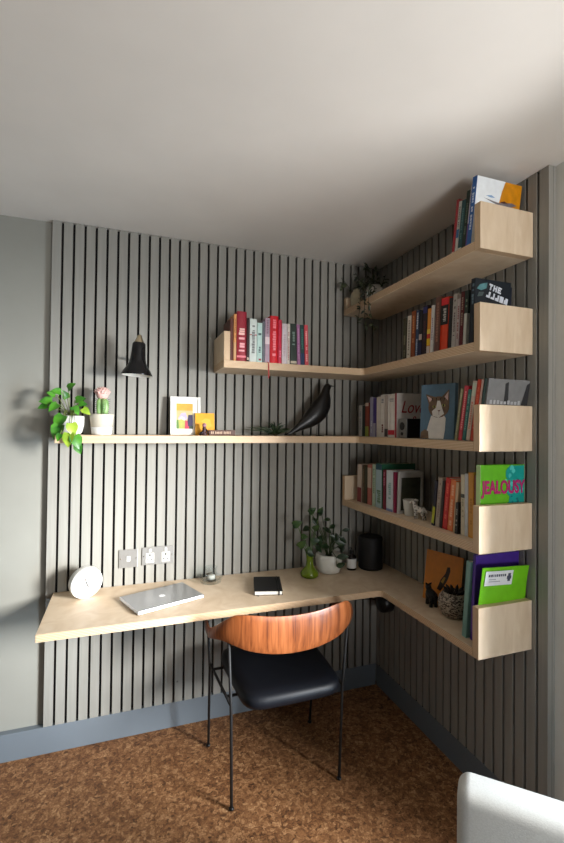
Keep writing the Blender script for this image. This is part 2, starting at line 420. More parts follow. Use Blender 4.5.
# second shelf, right wall ----------------------------------------------------
def cover_dark(root, t, h, d):
    y = -t-.0008; M = Matrix.Translation((0, y, 0)) @ Matrix.Rotation(pi/2, 4, 'X')
    m = MB()
    m.prism([(d*.04, h*.84), (d*.12, h*.91), (d*.32, h*.95), (d*.30, h*.86), (d*.16, h*.82)], -.0006, .0006, 0, M)
    m.prism([(d*.06, h*.72), (d*.10, h*.79), (d*.24, h*.80), (d*.20, h*.74)], -.0006, .0006, 1, M)
    m.build('leaf_artwork', [plain((84, 132, 136), .5, 0, .25), plain((70, 84, 84), .5, 0, .2)], root)
    lm = MB(); random.seed(3)
    for r, (u0, n, zb) in enumerate([(.36, 3, .85), (.30, 5, .73)]):
        for k in range(n):
            R = M @ Matrix.Translation((d*(u0+.125*k), h*(zb-.018*k), 0)) @ Matrix.Rotation(-.22, 4, 'Z')
            cw, ch = d*.10, h*.095
            if r == 1:
                q_ = random.uniform(.25, .7); lm.box(0, cw, 0, ch*q_, -.0008, .001, 0, R).box(cw*random.choice((0, .3, .55)), cw, ch*q_, ch, -.0008, .001, 0, R); continue
            if (k+r) % 3 == 0: lm.box(0, cw, ch*.7, ch, -.0008, .001, 0, R).box(cw*.35, cw*.65, 0, ch*.7, -.0008, .001, 0, R)
            elif (k+r) % 3 == 1: lm.box(0, cw*.3, 0, ch, -.0008, .001, 0, R).box(cw*.7, cw, 0, ch, -.0008, .001, 0, R).box(cw*.3, cw*.7, ch*.4, ch*.65, -.0008, .001, 0, R)
            else: lm.box(0, cw*.3, 0, ch, -.0008, .001, 0, R).box(cw*.3, cw, 0, ch*.25, -.0008, .001, 0, R).box(cw*.3, cw, ch*.75, ch, -.0008, .001, 0, R).box(cw*.3, cw*.8, ch*.4, ch*.6, -.0008, .001, 0, R)
    lm.build('title_lettering', plain((206, 212, 222), .5), root)
gB = 'books on the right hand run of the second shelf down'
row([
 (-.537, .026, .200, 1.5, .15, (66, 64, 44), [(.1, .6, Tt, (120, 115, 90))], 'olive book, farthest from the end panel on the second shelf down'),
 (-.567, .028, .204, 2.5, .15, (212, 204, 190), [(.1, .9, Tt, (150, 140, 130))], 'cream book between olive and brown ones on the second shelf down'),
 (-.598, .029, .218, 2.8, .16, (140, 72, 34), [(.3, .9, Tt, (196, 130, 80))], 'rust brown book beside a cream one on the second shelf down'),
 (-.630, .022, .214, 3, .16, (48, 62, 90), [(.6, .95, Tt, (200, 205, 210)), (.05, .4, Tt, (170, 180, 200))], 'slate blue book with pale lettering on the second shelf down'),
 (-.655, .021, .205, 3, .16, (30, 26, 30), [(.38, .5, B_, (190, 175, 165)), (.02, .32, B_, (34, 40, 74))], 'black book with a small pale band on the second shelf down'),
 (-.679, .028, .222, 3, .16, (40, 28, 34), [(.85, .97, B_, (44, 44, 104)), (.3, .7, Tt, (80, 40, 44))], 'near-black book with a blue spine top on the second shelf down'),
 (-.711, .022, .202, 3, .15, (216, 140, 50), [(.02, .2, B_, (200, 190, 180)), (.22, .36, B_, (226, 190, 40)), (.36, .46, B_, (200, 60, 40)), (.46, .56, B_, (228, 200, 70))], 'orange and yellow striped book on the second shelf down'),
 (-.735, .019, .210, 3, .15, (218, 214, 208), [(.3, .8, Tt, (170, 150, 160))], 'white book right of the orange and yellow striped one'),
 (-.760, .032, .236, 3.2, .17, (104, 70, 60), [(.2, .9, Tt, (150, 110, 90))], 'tall brown book beside the orange-red and black one'),
 (-.797, .044, .222, 3.3, .17, (222, 74, 40), [(.5, .86, B_, (28, 26, 26)), (.56, .8, Tt, (190, 188, 180)), (.86, .985, B_, (216, 44, 48))], 'thick orange-red book with a black title panel, second shelf down', {'rnd': True}),
 (-.845, .018, .212, 3.3, .16, (32, 30, 30), [], 'slim black book right of the thick orange-red one'),
 (-.866, .022, .220, 3.3, .16, (178, 172, 164), [(.2, .9, Tt, (120, 110, 108))], 'light grey book with dark lettering on the second shelf down'),
 (-.890, .017, .196, 3.3, .16, (190, 176, 172), [(.2, .9, Tt, (150, 100, 96))], 'pinkish grey book beside the light grey one, second shelf down'),
 (-.910, .018, .218, 3.3, .16, (92, 26, 30), [(.4, .9, Tt, (160, 140, 120))], 'dark red book on the second shelf down'),
 (-.930, .021, .216, 3.3, .16, (38, 50, 40), [(.1, .9, Tt, (130, 150, 120))], 'dark green speckled book on the second shelf down'),
 (-.953, .015, .122, 3.3, .14, (196, 196, 184), [], 'short pale book between taller dark ones near the end panel', {'sx': -.225}),
 (-.971, .020, .232, 3.3, .17, (24, 28, 44), [(.3, .8, Tt, (60, 66, 90))], 'navy book just before the big black leafy cover'),
 (-.994, .022, .238, 3.3, .168, (20, 28, 36), [(.6, .92, Tt, (90, 110, 120))], 'big black book with leaves and grey lettering on its front', {'extra': cover_dark, 'sx': -.235}),
], 'r', SB, -.205, gB)

# second shelf, back wall -----------------------------------------------------
gR = 'red and white books on the left run of the second shelf down'
bk = row([
 (-.9635, .016, .205, 0, .15, (84, 36, 22), [], 'dark brown book pressed against the left end panel of the second shelf'),
 (-.9455, .0135, .228, 0, .15, (206, 142, 84), [(.05, .4, B_, (196, 150, 104)), (.5, .9, Tt, (150, 90, 50))], 'thin tan book beside the thick crimson one'),
 (-.930, .048, .244, 0, .17, (150, 34, 50), [(.52, .66, 'big', (240, 190, 180)), (.2, .48, 'big', (240, 170, 175)), (.08, .12, B_, (220, 120, 130))], 'thick crimson book with large pale lettering, tallest at the left', {'rnd': True}),
 (-.879, .012, .216, 0, .15, (44, 30, 30), [(.05, .1, B_, (200, 180, 160))], 'thin black book right of the thick crimson one'),
 (-.8655, .036, .213, 0, .16, (206, 214, 208), [(.2, .85, Tt, (120, 124, 122)), (.62, .64, B_, (190, 60, 60))], 'thick off-white book with dark grey spine lettering'),
 (-.828, .026, .196, 0, .16, (186, 214, 206), [(.68, .74, 'big', (60, 90, 90)), (.04, .1, 'big', (150, 60, 70)), (.25, .4, Tt, (90, 110, 110))], 'pale mint book with small dark marks on the spine'),
 (-.800, .012, .205, 0, .16, (106, 108, 116), [], 'thin slate grey book left of the lilac one'),
 (-.787, .024, .224, 0, .16, (176, 150, 164), [(.42, .58, B_, (226, 205, 208)), (.65, .95, Tt, (140, 110, 125))], 'lilac book with a pale band across its spine'),
 (-.761, .042, .238, 0, .17, (206, 26, 40), [(.15, .92, Tt, (244, 130, 140))], 'thick bright red book with vertical lettering', {'rnd': True}),
 (-.718, .018, .222, 0, .16, (196, 24, 62), [(.1, .3, Tt, (236, 120, 150))], 'slim raspberry red book right of the bright red one'),
 (-.6985, .027, .204, 0, .15, (208, 196, 200), [(.2, .8, Tt, (190, 170, 176))], 'plain pale pink book in the middle of the left row'),
 (-.670, .014, .205, 0, .15, (214, 206, 196), [(.1, .8, Tt, (180, 120, 120))], 'thin ivory book with reddish lettering'),
 (-.6545, .034, .208, -1, .15, (38, 52, 44), [(.45, .8, Tt, (110, 130, 120)), (.03, .09, B_, (190, 180, 160))], 'blackish green book with faded lettering, left row'),
 (-.616, .017, .206, -1.8, .15, (160, 106, 146), [(.1, .9, Tt, (190, 140, 176))], 'mauve book leaning slightly, left row'),
 (-.597, .022, .206, -1.8, .15, (34, 64, 62), [(.4, .9, Tt, (60, 110, 100)), (.0, .3, B_, (30, 50, 86))], 'dark teal and blue book near the right end of the left row'),
 (-.573, .020, .208, -1.8, .15, (206, 76, 86), [(.1, .9, Tt, (236, 170, 170))], 'coral pink book closing the right end of the left row'),
], 'b', SB, -.228, gR, sgn=1)
rb = MB().tube([(-.0016, -.012, .006), (-.008, -.012, .0012), (-.0165, -.0124, .0008), (-.0235, -.0126, -.001), (-.0262, -.0126, -.012), (-.0266, -.0126, -.05), (-.0270, -.0126, -.078)], .0022, 6)
rb.build('ribbon_bookmark', plain((206, 44, 58), .5), bk[7], smooth=True)

# third shelf -----------------------------------------------------------------
def cover_love(root, t, h, d):
    M = (pi/2, 0, 0)
    red = plain((150, 34, 44), .5)
    text('cover_title', 'Love', .085, red, root, (.022, -t-.0004, h*.56), M, .0004, .35, .82)
    text('cover_title', '&', .06, red, root, (.082, -t-.0004, h*.30), M, .0004, .2, .9)
def cover_hills(root, t, h, d):
    M = Matrix.Translation((0, -t-.0008, 0)) @ Matrix.Rotation(pi/2, 4, 'X')
    m = MB()
    m.prism([(d*.46, .004), (d*.42, h*.55), (d*.40, h*.93), (d*.47, h*.96), (d*.52, h*.6), (d*.54, .004)], -.0004, .0004, 0, M)
    m.prism([(d*.80, .004), (d*.84, h*.6), (d*.93, h*.93), (d*.995, h*.96), (d*.995, .004)], -.0004, .0004, 0, M)
    m.build('front_artwork', plain((48, 48, 50), .5), root)
    l = MB(); random.seed(11)
    for k in range(9): l.box(d*(.07+.085*k), d*(.07+.085*k)+.011, 0, random.choice((.011, .015)), -.0006, .0008, 0, M @ Matrix.Translation((0, h*.60, 0)))
    l.build('title_lettering', plain((170, 172, 176), .5), root)
gC = 'books on the right hand run of the third shelf down'
row([
 (-.121, .034, .172, 0, .13, (190, 186, 180), [(.2, .8, Tt, (150, 150, 150))], 'pale grey book at the corner end of the third shelf down'),
 (-.160, .028, .170, 0, .13, (34, 44, 40), [], 'dark green book second from the corner on the third shelf down'),
 (-.192, .034, .182, 0, .13, (142, 62, 44), [(.0, .3, B_, (150, 160, 70)), (.9, 1, B_, (200, 180, 165))], 'red-brown book with a lime spine foot on the third shelf down'),
 (-.240, .030, .210, 0, .14, (150, 146, 168), [(.1, .4, Tt, (190, 190, 200))], 'lavender grey book beside the deep purple one, third shelf down'),
 (-.274, .024, .204, 0, .14, (68, 50, 118), [(0, .35, B_, (160, 155, 170))], 'deep purple book on the third shelf down'),
 (-.306, .036, .206, 0, .15, (206, 198, 188), [], 'cream book with plain spine, left of the widest white one'),
 (-.345, .034, .216, 0, .15, (212, 206, 198), [(.1, .3, Tt, (110, 60, 50)), (.8, .9, 'big', (150, 150, 150))], 'white book with a small round grey mark near its top'),
 (-.381, .030, .210, 0, .15, (176, 164, 154), [(.02, .2, B_, (70, 60, 60))], 'beige book with a dark spine foot, third shelf down'),
 (-.414, .056, .214, 0, .15, (220, 214, 206), [(.06, .17, B_, (188, 36, 52)), (.82, .9, 'big', (170, 170, 170))], 'thick white book with a red mark at the spine foot', {'rnd': True}),
 (-.473, .014, .216, 0, .165, (196, 190, 184), [(0, .999, B_, (150, 34, 44))], 'white book with red spine and Love written on its front', {'extra': cover_love}),
], 'r', SC, -.20, gC)
row([
 (-.888, .014, .204, 9.5, .15, (150, 148, 112), [(.1, .9, Tt, (170, 168, 140))], 'khaki book right of the cat picture on the third shelf down'),
 (-.908, .020, .212, 9.5, .15, (196, 62, 76), [(.2, .9, Tt, (230, 150, 150))], 'rose red leaning book on the third shelf down'),
 (-.930, .017, .196, 9.5, .15, (48, 108, 104), [(.2, .9, Tt, (120, 160, 150))], 'teal leaning book beside the rose red one'),
 (-.950, .019, .226, 9.5, .16, (204, 186, 170), [(.75, .97, B_, (196, 204, 184)), (.2, .7, Tt, (196, 130, 110))], 'pale peach book leaning over the end panel'),
 (-.972, .017, .230, 9.5, .16, (196, 66, 40), [(.2, .9, Tt, (220, 110, 80))], 'brick orange book leaning over the end panel'),
 (-.992, .009, .228, 9.5, .16, (214, 178, 166), [], 'thin salmon book leaning over the end panel'),
 (-1.0035, .006, .232, 9.5, .17, (44, 58, 52), [], 'thin dark green book behind the grey hills cover'),
 (-1.0105, .009, .232, 9.5, .196, (122, 122, 122), [], 'grey book with two shadowed shapes and a letter row on its front', {'extra': cover_hills, 'sx': -.197}),
], 'r', SC, -.205, gC)

# fourth shelf ----------------------------------------------------------------
def cover_jeal(root, t, h, d):
    M = Matrix.Translation((0, -t-.0008, 0)) @ Matrix.Rotation(pi/2, 4, 'X')
    random.seed(5); m = MB()
    pts = []
    for k in range(15):
        u = .60+.05*math.sin(k*1.9)+random.uniform(-.03, .03); pts.append((d*u, h*(.012+.976*k/14)))
    pts = pts+[(d*.985, h*.988), (d*.985, h*.012)]
    m.prism(pts[::-1], -.0004, .0004, 0, M)
    for k in range(34):
        u, v = random.uniform(.56, .95), random.uniform(.32, .97); r = random.uniform(.004, .010)
        m.prism([(d*u+r*random.uniform(.6, 1.2)*math.cos(a), h*v+r*random.uniform(.6, 1.2)*math.sin(a)) for a in [2*pi*q/7 for q in range(7)]], -.0005, .0006+.00001*k, 1 if k % 2 else 2, M)
    m.build('splash_artwork', [plain((20, 150, 142), .35), plain((80, 190, 180), .35), plain((16, 112, 116), .35)], root)
    text('cover_title', 'JEALOUSY', .066, plain((176, 28, 104), .35), root, (.006, -t-.0016, h*.622), (pi/2, 0, 0), .0008, 0, .68, .0022)
gD = 'books on the fourth shelf down'
row([
 (-.112, .044, .208, 0, .15, (206, 190, 176), [(0, .38, B_, (120, 40, 42))], 'cream book with a dark red spine foot beside the left end panel, fourth shelf'),
 (-.165, .022, .206, 0, .15, (84, 66, 46), [(.2, .9, Tt, (130, 110, 80))], 'brown book beside a thin olive one on the fourth shelf down'),
 (-.189, .024, .200, 0, .15, (58, 56, 36), [], 'thin olive black book, third from the corner on the fourth shelf'),
 (-.221, .040, .214, 0, .16, (170, 96, 84), [(.42, .92, B_, (196, 176, 158))], 'faded red and buff book on the fourth shelf down'),
 (-.270, .030, .218, 0, .17, (172, 190, 166), [(.3, .9, Tt, (120, 140, 120))], 'pale sage book left of the light blue one, fourth shelf'),
 (-.305, .056, .226, 0, .21, (38, 96, 70), [(0, .86, B_, (160, 182, 186)), (.1, .4, 'big', (90, 120, 90)), (.86, .99, B_, (36, 74, 90))], 'large light blue book with dark green cover and spine top', {'rnd': False}),
 (-.372, .022, .198, 0, .16, (116, 30, 48), [(.6, .95, Tt, (190, 120, 140))], 'dark raspberry book between light blue and white ones'),
 (-.403, .056, .200, 0, .16, (202, 208, 212), [(.3, .7, Tt, (140, 170, 168)), (0, .06, B_, (120, 130, 170))], 'thick white book with faint teal lettering, fourth shelf'),
 (-.463, .016, .196, 0, .16, (138, 26, 62), [], 'thin crimson book left of the grey picture frame'),
], 'r', SD, -.20, gD)
row([
 (-.752, .016, .192, 7, .13, (28, 26, 46), [(.05, .42, B_, (176, 178, 44))], 'thin navy book with an acid yellow spine foot behind the figurine'),
 (-.776, .024, .206, 6, .14, (166, 150, 136), [(.2, .9, Tt, (140, 120, 110))], 'grey-beige leaning book right of the thin navy one'),
 (-.803, .014, .194, 6, .14, (40, 26, 22), [], 'slim black-brown leaning book beside the red one'),
 (-.821, .026, .210, 6, .15, (196, 34, 30), [(.2, .9, Tt, (220, 90, 70))], 'scarlet leaning book on the fourth shelf down'),
 (-.850, .028, .206, 6, .15, (222, 120, 62), [(.1, .9, Tt, (236, 180, 140))], 'orange leaning book beside the scarlet one'),
 (-.882, .014, .200, 5, .15, (196, 166, 132), [], 'tan leaning book beside the orange one'),
 (-.903, .016, .122, 3, .13, (26, 22, 22), [(.2, .8, Tt, (150, 140, 130))], 'short black book between tan and cream ones, fourth shelf', {'sx': -.215}),
 (-.924, .020, .232, 0, .15, (208, 198, 172), [(.62, .68, B_, (60, 60, 50)), (.3, .6, Tt, (170, 160, 130))], 'cream book with one dark band near the top, fourth shelf'),
 (-.946, .017, .238, 0, .15, (196, 198, 200), [], 'plain white-grey book left of the mustard one'),
 (-.965, .027, .244, 0, .17, (204, 142, 44), [(.2, .6, Tt, (180, 120, 30))], 'mustard yellow book close to the end panel, fourth shelf'),
 (-.994, .013, .236, 0, .17, (122, 66, 42), [(.0, .4, B_, (196, 160, 140))], 'slim russet book just before the green JEALOUSY book'),
 (-1.0105, .022, .276, 0, .210, (96, 178, 28), [(.0, .999, B_, (186, 218, 150))], 'bright green book with JEALOUSY in magenta and a teal splash', {'extra': cover_jeal, 'sx': -.211}),
], 'r', SD, -.205, gD)

# desk end --------------------------------------------------------------------
gE = 'books at the right end of the desk'
row([
 (-.950, .022, .290, 4.6, .19, (118, 160, 152), [], 'tall pale teal book leaning beside the dark purple one on the desk', {'sx': -.219}),
 (-.984, .014, .318, 2.4, .208, (72, 42, 142), [(.1, .9, B_, (84, 60, 160))], 'tall dark purple book behind the green envelope on the desk', {'sx': -.210}),
], 'r', SE, -.20, gE)
en = thing('envelope', 'lime green padded envelope with a white address label on the desk', 'envelope', (-.229, -1.0175, SE+.003), (math.radians(7.8), 0, 0))
m = MB(); w, h = .222, .288; nx, nz = 10, 10
for sd in (0, 1):
    g = []
    for j in range(nz+1):
        for i in range(nx+1):
            u, v = i/nx, j/nz; e = min(u, 1-u, v, 1-v)
            th = .0012+.0026*min(1, e*6)+.0006*math.sin(u*9+v*7)
            ww = 1+.02*math.sin(v*6)
            g.append((u*w*ww+.004*v, (-th if sd == 0 else th)-.002, v*h-.010*u*v))
    fs = [(j*(nx+1)+i, j*(nx+1)+i+1, (j+1)*(nx+1)+i+1, (j+1)*(nx+1)+i) for j in range(nz) for i in range(nx)]
    m.add(g, fs if sd == 0 else [f[::-1] for f in fs])
m.build('envelope_body', plain((112, 190, 24), .38, 0, .06), en, smooth=True)
lb = MB(); M = Matrix.Translation((.014, -.0072, .222)) @ Matrix.Rotation(.05, 4, 'Y') @ Matrix.Rotation(pi/2, 4, 'X')
lb.box(0, .128, 0, .054, 0, .0009, 0, M); lab = lb.build('address_label', plain((222, 224, 226), .5), en)
l = MB(); random.seed(2)
x = .014
for k in range(9):
    ww = random.uniform(.004, .008); l.box(x, x+ww, .033, .042, .0005, .0014, 0, M); x += ww+.003
for k in range(2): l.box(.018, .05+.02*k, .022-.008*k, .0245-.008*k, .0005, .0014, 1, M)
l.box(.105, .117, .014, .044, .0005, .0014, 0, M).box(.101, .121, .022, .034, .0005, .0013, 0, M)
l.build('label_print', [plain((70, 74, 92), .6), plain((150, 152, 160), .6)], lab)

# ------------------------------------------------------------------ things on the third shelf
# heart leaved climber in a white pot
t = thing('potted_climber', 'bright green trailing heart-leaf plant in a white pot, left shelf end', 'plant', (-1.663, -.098, SC))
MB().lathe([(.038, 0), (.048, .012), (.055, .045), (.056, .082), (.053, .086), (.050, .08), (.048, .074), (.002, .072)], 32).build('pot', WHITE, t, smooth=True)
MB().lathe([(.001, .073), (.047, .0745)], 24).build('soil', plain((50, 34, 24), .9, 0, .3), t)
m = MB(); st = MB()
random.seed(21)
lv = [(-.012, -.02, .205, .3, .3, .046, 0), (-.040, -.02, .190, -.5, .1, .044, 0), (-.075, -.015, .150, -1, .0, .052, 0), (-.095, -.01, .130, -1, -.3, .040, 0), (-.050, -.045, .135, -.6, -.5, .048, 0),
      (.020, -.02, .155, .6, .2, .046, 0), (.012, -.04, .125, .4, -.5, .046, 0), (.050, -.03, .118, .7, -.5, .042, 1), (-.02, .02, .165, -.2, .5, .042, 0), (.034, -.02, .14, .8, .0, .036, 0),
      (-.022, -.075, .085, -.6, -.9, .070, 0), (-.035, -.085, .045, -.4, -1, .066, 0), (.014, -.115, .052, .2, -1, .058, 1), (.006, -.118, .01, -.1, -1, .062, 1), (.026, -.116, -.002, .45, -1, .062, 0), (.038, -.116, -.040, .35, -1, .044, 0), (-.028, -.115, .006, -.4, -1, .034, 0), (-.062, -.03, .175, -.7, .3, .036, 0)]
for x, y, z, dx, dz, L_, ci in lv:
    m.leaf((x, y, z), (dx, -.35, dz), L_, L_*.86, .25, (random.uniform(-.3, .3), -.9, .45), True, ci)
    mid = (x*.45, y*.4-.01, max(z*.6, .09)+.02)
    st.tube([(0, 0, .072), mid, (x*.85, y*.85, z if z > .09 else z+.02), (x, y, z)], .0016, 5)
m.build('foliage', [mat_leaf((40, 96, 26), (72, 136, 34)), mat_leaf((118, 152, 40), (152, 176, 58))], t, smooth=True)
st.build('stems', plain((96, 110, 50), .6), t, smooth=True)
# cactus
t = thing('potted_cactus', 'green cactus with a dusty pink crest in a two-tone pot', 'plant', (-1.533, -.10, SC))
MB().lathe([(.040, 0), (.0435, .004), (.0465, .036)], 32).build('pot_base', WHITE, t, smooth=True)
MB().lathe([(.0466, .0362), (.052, .088), (.0535, .094), (.050, .096), (.047, .09), (.002, .086)], 32).build('pot', plain((196, 188, 172), .6), t, smooth=True)
m = MB(); m.lathe([(.014, .085), (.021, .10), (.024, .13), (.023, .155), (.015, .168), (.004, .172)], 40, rib=(5, .22))
m.build('cactus_stem', mat_leaf((84, 120, 62), (120, 152, 92)), t, smooth=True)
m = MB(); random.seed(8)
for k in range(5):
    for j in range(8):
        a = 2*pi*k/5+.0; z = .10+.009*j; r = .028
        m.tube([(r*math.cos(a)*.9, r*math.sin(a)*.9, z), (r*math.cos(a)*1.35, r*math.sin(a)*1.35, z+.004)], [.0016, .0004], 5)
m.build('spines', plain((60, 66, 44), .6), t)['kind'] = 'stuff'
m = MB()
for k in range(46):
    a = k*2.4; p = 1.35*math.sqrt((k+.5)/46); d = Vector((math.sin(p)*math.cos(a), math.sin(p)*math.sin(a), math.cos(p)*.9))
    c = Vector((0, 0, .188))+d*.027
    m.ball(c, (.0075, .0075, .0085), 8, 6)
    m.tube([c, c+d*.014], [.003, .0006], 5)
m.ball((0, 0, .186), (.027, .027, .024), 16, 10)
m.build('crest', plain((206, 166, 158), .6, 0, .18), t, smooth=True)
# framed print
t = thing('picture_frame', 'white framed colourful print leaning on the slats', 'picture', (-1.221, -.058, SC+.0005), (math.radians(-7), 0, math.radians(1)))
W_, H_, f_ = .150, .192, .013
m = MB().box(0, f_, -.014, 0, 0, H_).box(W_-f_, W_, -.014, 0, 0, H_).box(f_, W_-f_, -.014, 0, 0, f_).box(f_, W_-f_, -.014, 0, H_-f_, H_)
m.build('frame', WHITE, t, bevel=.001)
mt = MB().box(f_, W_-f_, -.008, -.002, f_, H_-f_).build('mount', plain((236, 233, 222), .6), t)
M = Matrix.Translation((.030, -.0082, .030)) @ Matrix.Rotation(pi/2, 4, 'X'); a = MB(); aw, ah = .082, .128
cs = [(246, 178, 70), (214, 196, 140), (196, 184, 216), (110, 150, 78), (206, 60, 92), (50, 40, 78), (36, 60, 44), (190, 190, 96), (244, 236, 228)]
a.box(0, aw, ah*.72, ah, 0, .0005, 0, M).box(0, aw, 0, ah*.72, 0, .0005, 1, M)
a.prism([(aw*.1, ah*.4), (aw*.3, ah*.62), (aw*.55, ah*.64), (aw*.68, ah*.4), (aw*.4, ah*.3)], 0, .0008, 2, M)
a.prism([(aw*.12, ah*.36), (aw*.3, ah*.5), (aw*.5, ah*.42), (aw*.5, ah*.34)], 0, .0009, 8, M)
a.prism([(0, 0), (aw*.62, 0), (aw*.55, ah*.3), (aw*.3, ah*.38), (0, ah*.33)], 0, .001, 7, M)
a.prism([(0, 0), (aw*.16, 0), (aw*.12, ah*.34), (0, ah*.36)], 0, .0012, 3, M)
a.prism([(aw*.5, 0), (aw*.78, 0), (aw*.72, ah*.3), (aw*.52, ah*.34)], 0, .0012, 4, M)
a.prism([(aw*.7, ah*.1), (aw*.99, ah*.1), (aw*.99, ah*.55), (aw*.72, ah*.55), (aw*.66, ah*.3)], 0, .0014, 5, M)
a.prism([(aw*.76, 0), (aw, 0), (aw, ah*.12), (aw*.76, ah*.12)], 0, .0015, 6, M)
a.build('print', [plain(tuple(int(q*.88) for q in c), .5, 0, .1) for c in cs], mt)
# yellow card
t = thing('yellow_card', 'small bright yellow square card propped beside the white frame', 'card', (-1.100, -.080, SC+.0005), (math.radians(-9), 0, math.radians(2)))
cb = MB().box(0, .098, -.004, 0, 0, .112).build('card_board', plain((222, 156, 18), .45), t, bevel=.0008)
M = Matrix.Translation((0, -.0042, 0)) @ Matrix.Rotation(pi/2, 4, 'X')
MB().prism([(.03, .07), (.05, .085), (.075, .08), (.082, .045), (.06, .03)], 0, .0005, 0, M).build('pale_shape', plain((226, 168, 50), .45), cb)
# small dark figurine in front of it
t = thing('small_figurine', 'tiny dark toy figure standing in front of the yellow card', 'figurine', (-1.062, -.118, SC))
m = MB().lathe([(.014, 0), (.015, .006), (.010, .014), (.009, .030), (.011, .036), (.004, .042)], 16)
m.build('figure_body', plain((60, 36, 40), .5), t, smooth=True)
MB().ball((0, 0, .050), (.0105, .0105, .0115)).build('head', plain((150, 110, 120), .5), t, smooth=True)
MB().tube([(-.022, 0, .004), (-.014, -.004, .012), (-.004, -.009, .016)], [.006, .007, .005], 8).tube([(.010, -.002, .03), (.016, -.008, .018), (.013, -.012, .010)], .0035, 8).build('arm', plain((30, 22, 26), .5), t, smooth=True)
# name block
t = thing('name_block', 'narrow brown wooden block with pale lettering lying on the shelf', 'sign', (-1.040, -.130, SC))
bl = MB().box(0, .132, 0, .020, 0, .027).build('block', plain((78, 46, 34), .5), t, bevel=.0015)
l = MB(); random.seed(9); x = .010
for wlen in (2, 5, 5):
    for k in range(wlen):
        ww = .0066; l.box(x, x+ww*.75, -.0008, 0, .008, .019+random.choice((0, .001))); x += ww+.001
    x += .005
l.build('lettering', plain((186, 156, 132), .5), bl)
# air plant
t = thing('air_plant', 'spiky dark green air plant beside the bird ornament', 'plant', (-.690, -.115, SC))
m = MB(); random.seed(4)
for k in range(40):
    a = random.uniform(0, 2*pi); e = random.uniform(.25, 1.45); Lk = random.uniform(.07, .11); w_ = .0052
    d = Vector((math.cos(a)*math.cos(e), .55*math.sin(a)*math.cos(e), math.sin(e)))
    sg = 1.5 if d.x < 0 else 1
    p0 = Vector((0, 0, .006)); p1 = p0+Vector((d.x*sg, d.y, d.z))*Lk*.55; p2 = p1+Vector((d.x*1.3*sg, d.y, d.z*.25))*Lk*.45
    m.tube([p0, p1, p2], [w_, w_*.75, .0005], 5)
m.build('foliage', mat_leaf((24, 40, 22), (48, 68, 38)), t, smooth=True)
MB().ball((0, 0, .006), (.012, .012, .007)).build('root_ball', plain((60, 52, 34), .8), t, smooth=True)
# the bird
t = thing('bird_ornament', 'black wooden bird ornament on wire legs on the middle shelf', 'ornament', (-.47, -.115, SC))
ox = .47
P = [(-.640, 1.484, .003), (-.615, 1.489, .007), (-.58, 1.510, .014), (-.545, 1.534, .025), (-.51, 1.556, .038), (-.475, 1.582, .049), (-.443, 1.615, .054), (-.420, 1.655, .049), (-.408, 1.690, .036), (-.403, 1.716, .025), (-.398, 1.738, .0215), (-.388, 1.754, .0185), (-.382, 1.763, .009)]
MB().tube([(x+ox, 0, z-SC) for x, z, r in P], [r for *_, r in P], 18, flat=.72).build('body', BLACK, t, smooth=True)
MB().tube([(-.393+ox, 0, 1.752-SC), (-.376+ox, 0, 1.755-SC), (-.352+ox, 0, 1.753-SC)], [.010, .005, .0008], 10).build('beak', BLACK, t, smooth=True)
for s in (-1, 1):
    MB().tube([(.025, s*.012, 1.558-SC), (.022, s*.016, .01), (.018, s*.016, .0015), (.052, s*.018, .0015)], .0016, 6).build('leg', BLACKM, t, smooth=True)
# radio
t = thing('small_radio', 'small black box radio with a grey front below the Love book', 'radio', (-.196, -.497, SC))
MB().box(.004, .150, -.062, 0, 0, .092).build('case', BLACK, t, bevel=.003)
MB().box(0, .0045, -.061, -.001, .002, .090).build('front_panel', plain((120, 118, 114), .4), t, bevel=.001)
m = MB().lathe([(.019, 0), (.019, .002), (.015, .0035), (.001, .0035)], 24, M=Matrix.Translation((0, -.030, .056)) @ Matrix.Rotation(-pi/2, 4, 'Y')); m.build('speaker_grille', BLACKM, t)
MB().lathe([(.008, 0), (.008, .003), (.001, .003)], 16, M=Matrix.Translation((0, -.030, .020)) @ Matrix.Rotation(-pi/2, 4, 'Y')).build('dial', BLACKM, t)
# cat picture
ang = math.atan2(-.147, .058)
t = thing('cat_picture', 'blue picture of a brown and white cat propped on the shelf', 'picture', (-.206, -.672, SC+.0008), (0, 0, 0))
t.rotation_euler = (Matrix.Rotation(ang, 3, 'Z') @ Matrix.Rotation(math.radians(-3), 3, 'X')).to_euler()
cw, ch = .158, .238
cv = MB().box(0, cw, 0, .026, 0, ch).build('canvas', plain((88, 116, 136), .6, 0, .08), t, bevel=.001)
M = Matrix.Translation((0, -.0004, 0)) @ Matrix.Rotation(pi/2, 4, 'X')
def ell(cx, cy, rx, ry, n=22, a0=0): return [(cx+rx*math.cos(2*pi*k/n+a0), cy+ry*math.sin(2*pi*k/n+a0)) for k in range(n)]
a = MB()
a.prism([(.024, .002), (.040, .06), (.052, .10), (.100, .115), (.120, .09), (.118, .04), (.112, .002)], 0, .0006, 0, M)   # chest
a.prism([(.002, .002), (.006, .030), (.024, .042), (.040, .034), (.044, .002)], 0, .0008, 1, M)                               # tabby shoulder
a.prism(ell(.086, .138, .048, .046), 0, .0010, 1, M)                                                                          # head
a.prism([(.040, .150), (.024, .196), (.072, .180)], 0, .0011, 1, M).prism([(.100, .182), (.132, .212), (.134, .150)], 0, .0011, 1, M)
a.prism([(.044, .160), (.030, .188), (.056, .174)], 0, .0013, 2, M).prism([(.112, .180), (.129, .203), (.128, .164)], 0, .0013, 2, M)
a.prism([(.080, .165), (.092, .165), (.104, .128), (.112, .108), (.088, .092), (.060, .100), (.056, .120), (.074, .135)], 0, .0014, 0, M)   # blaze and muzzle
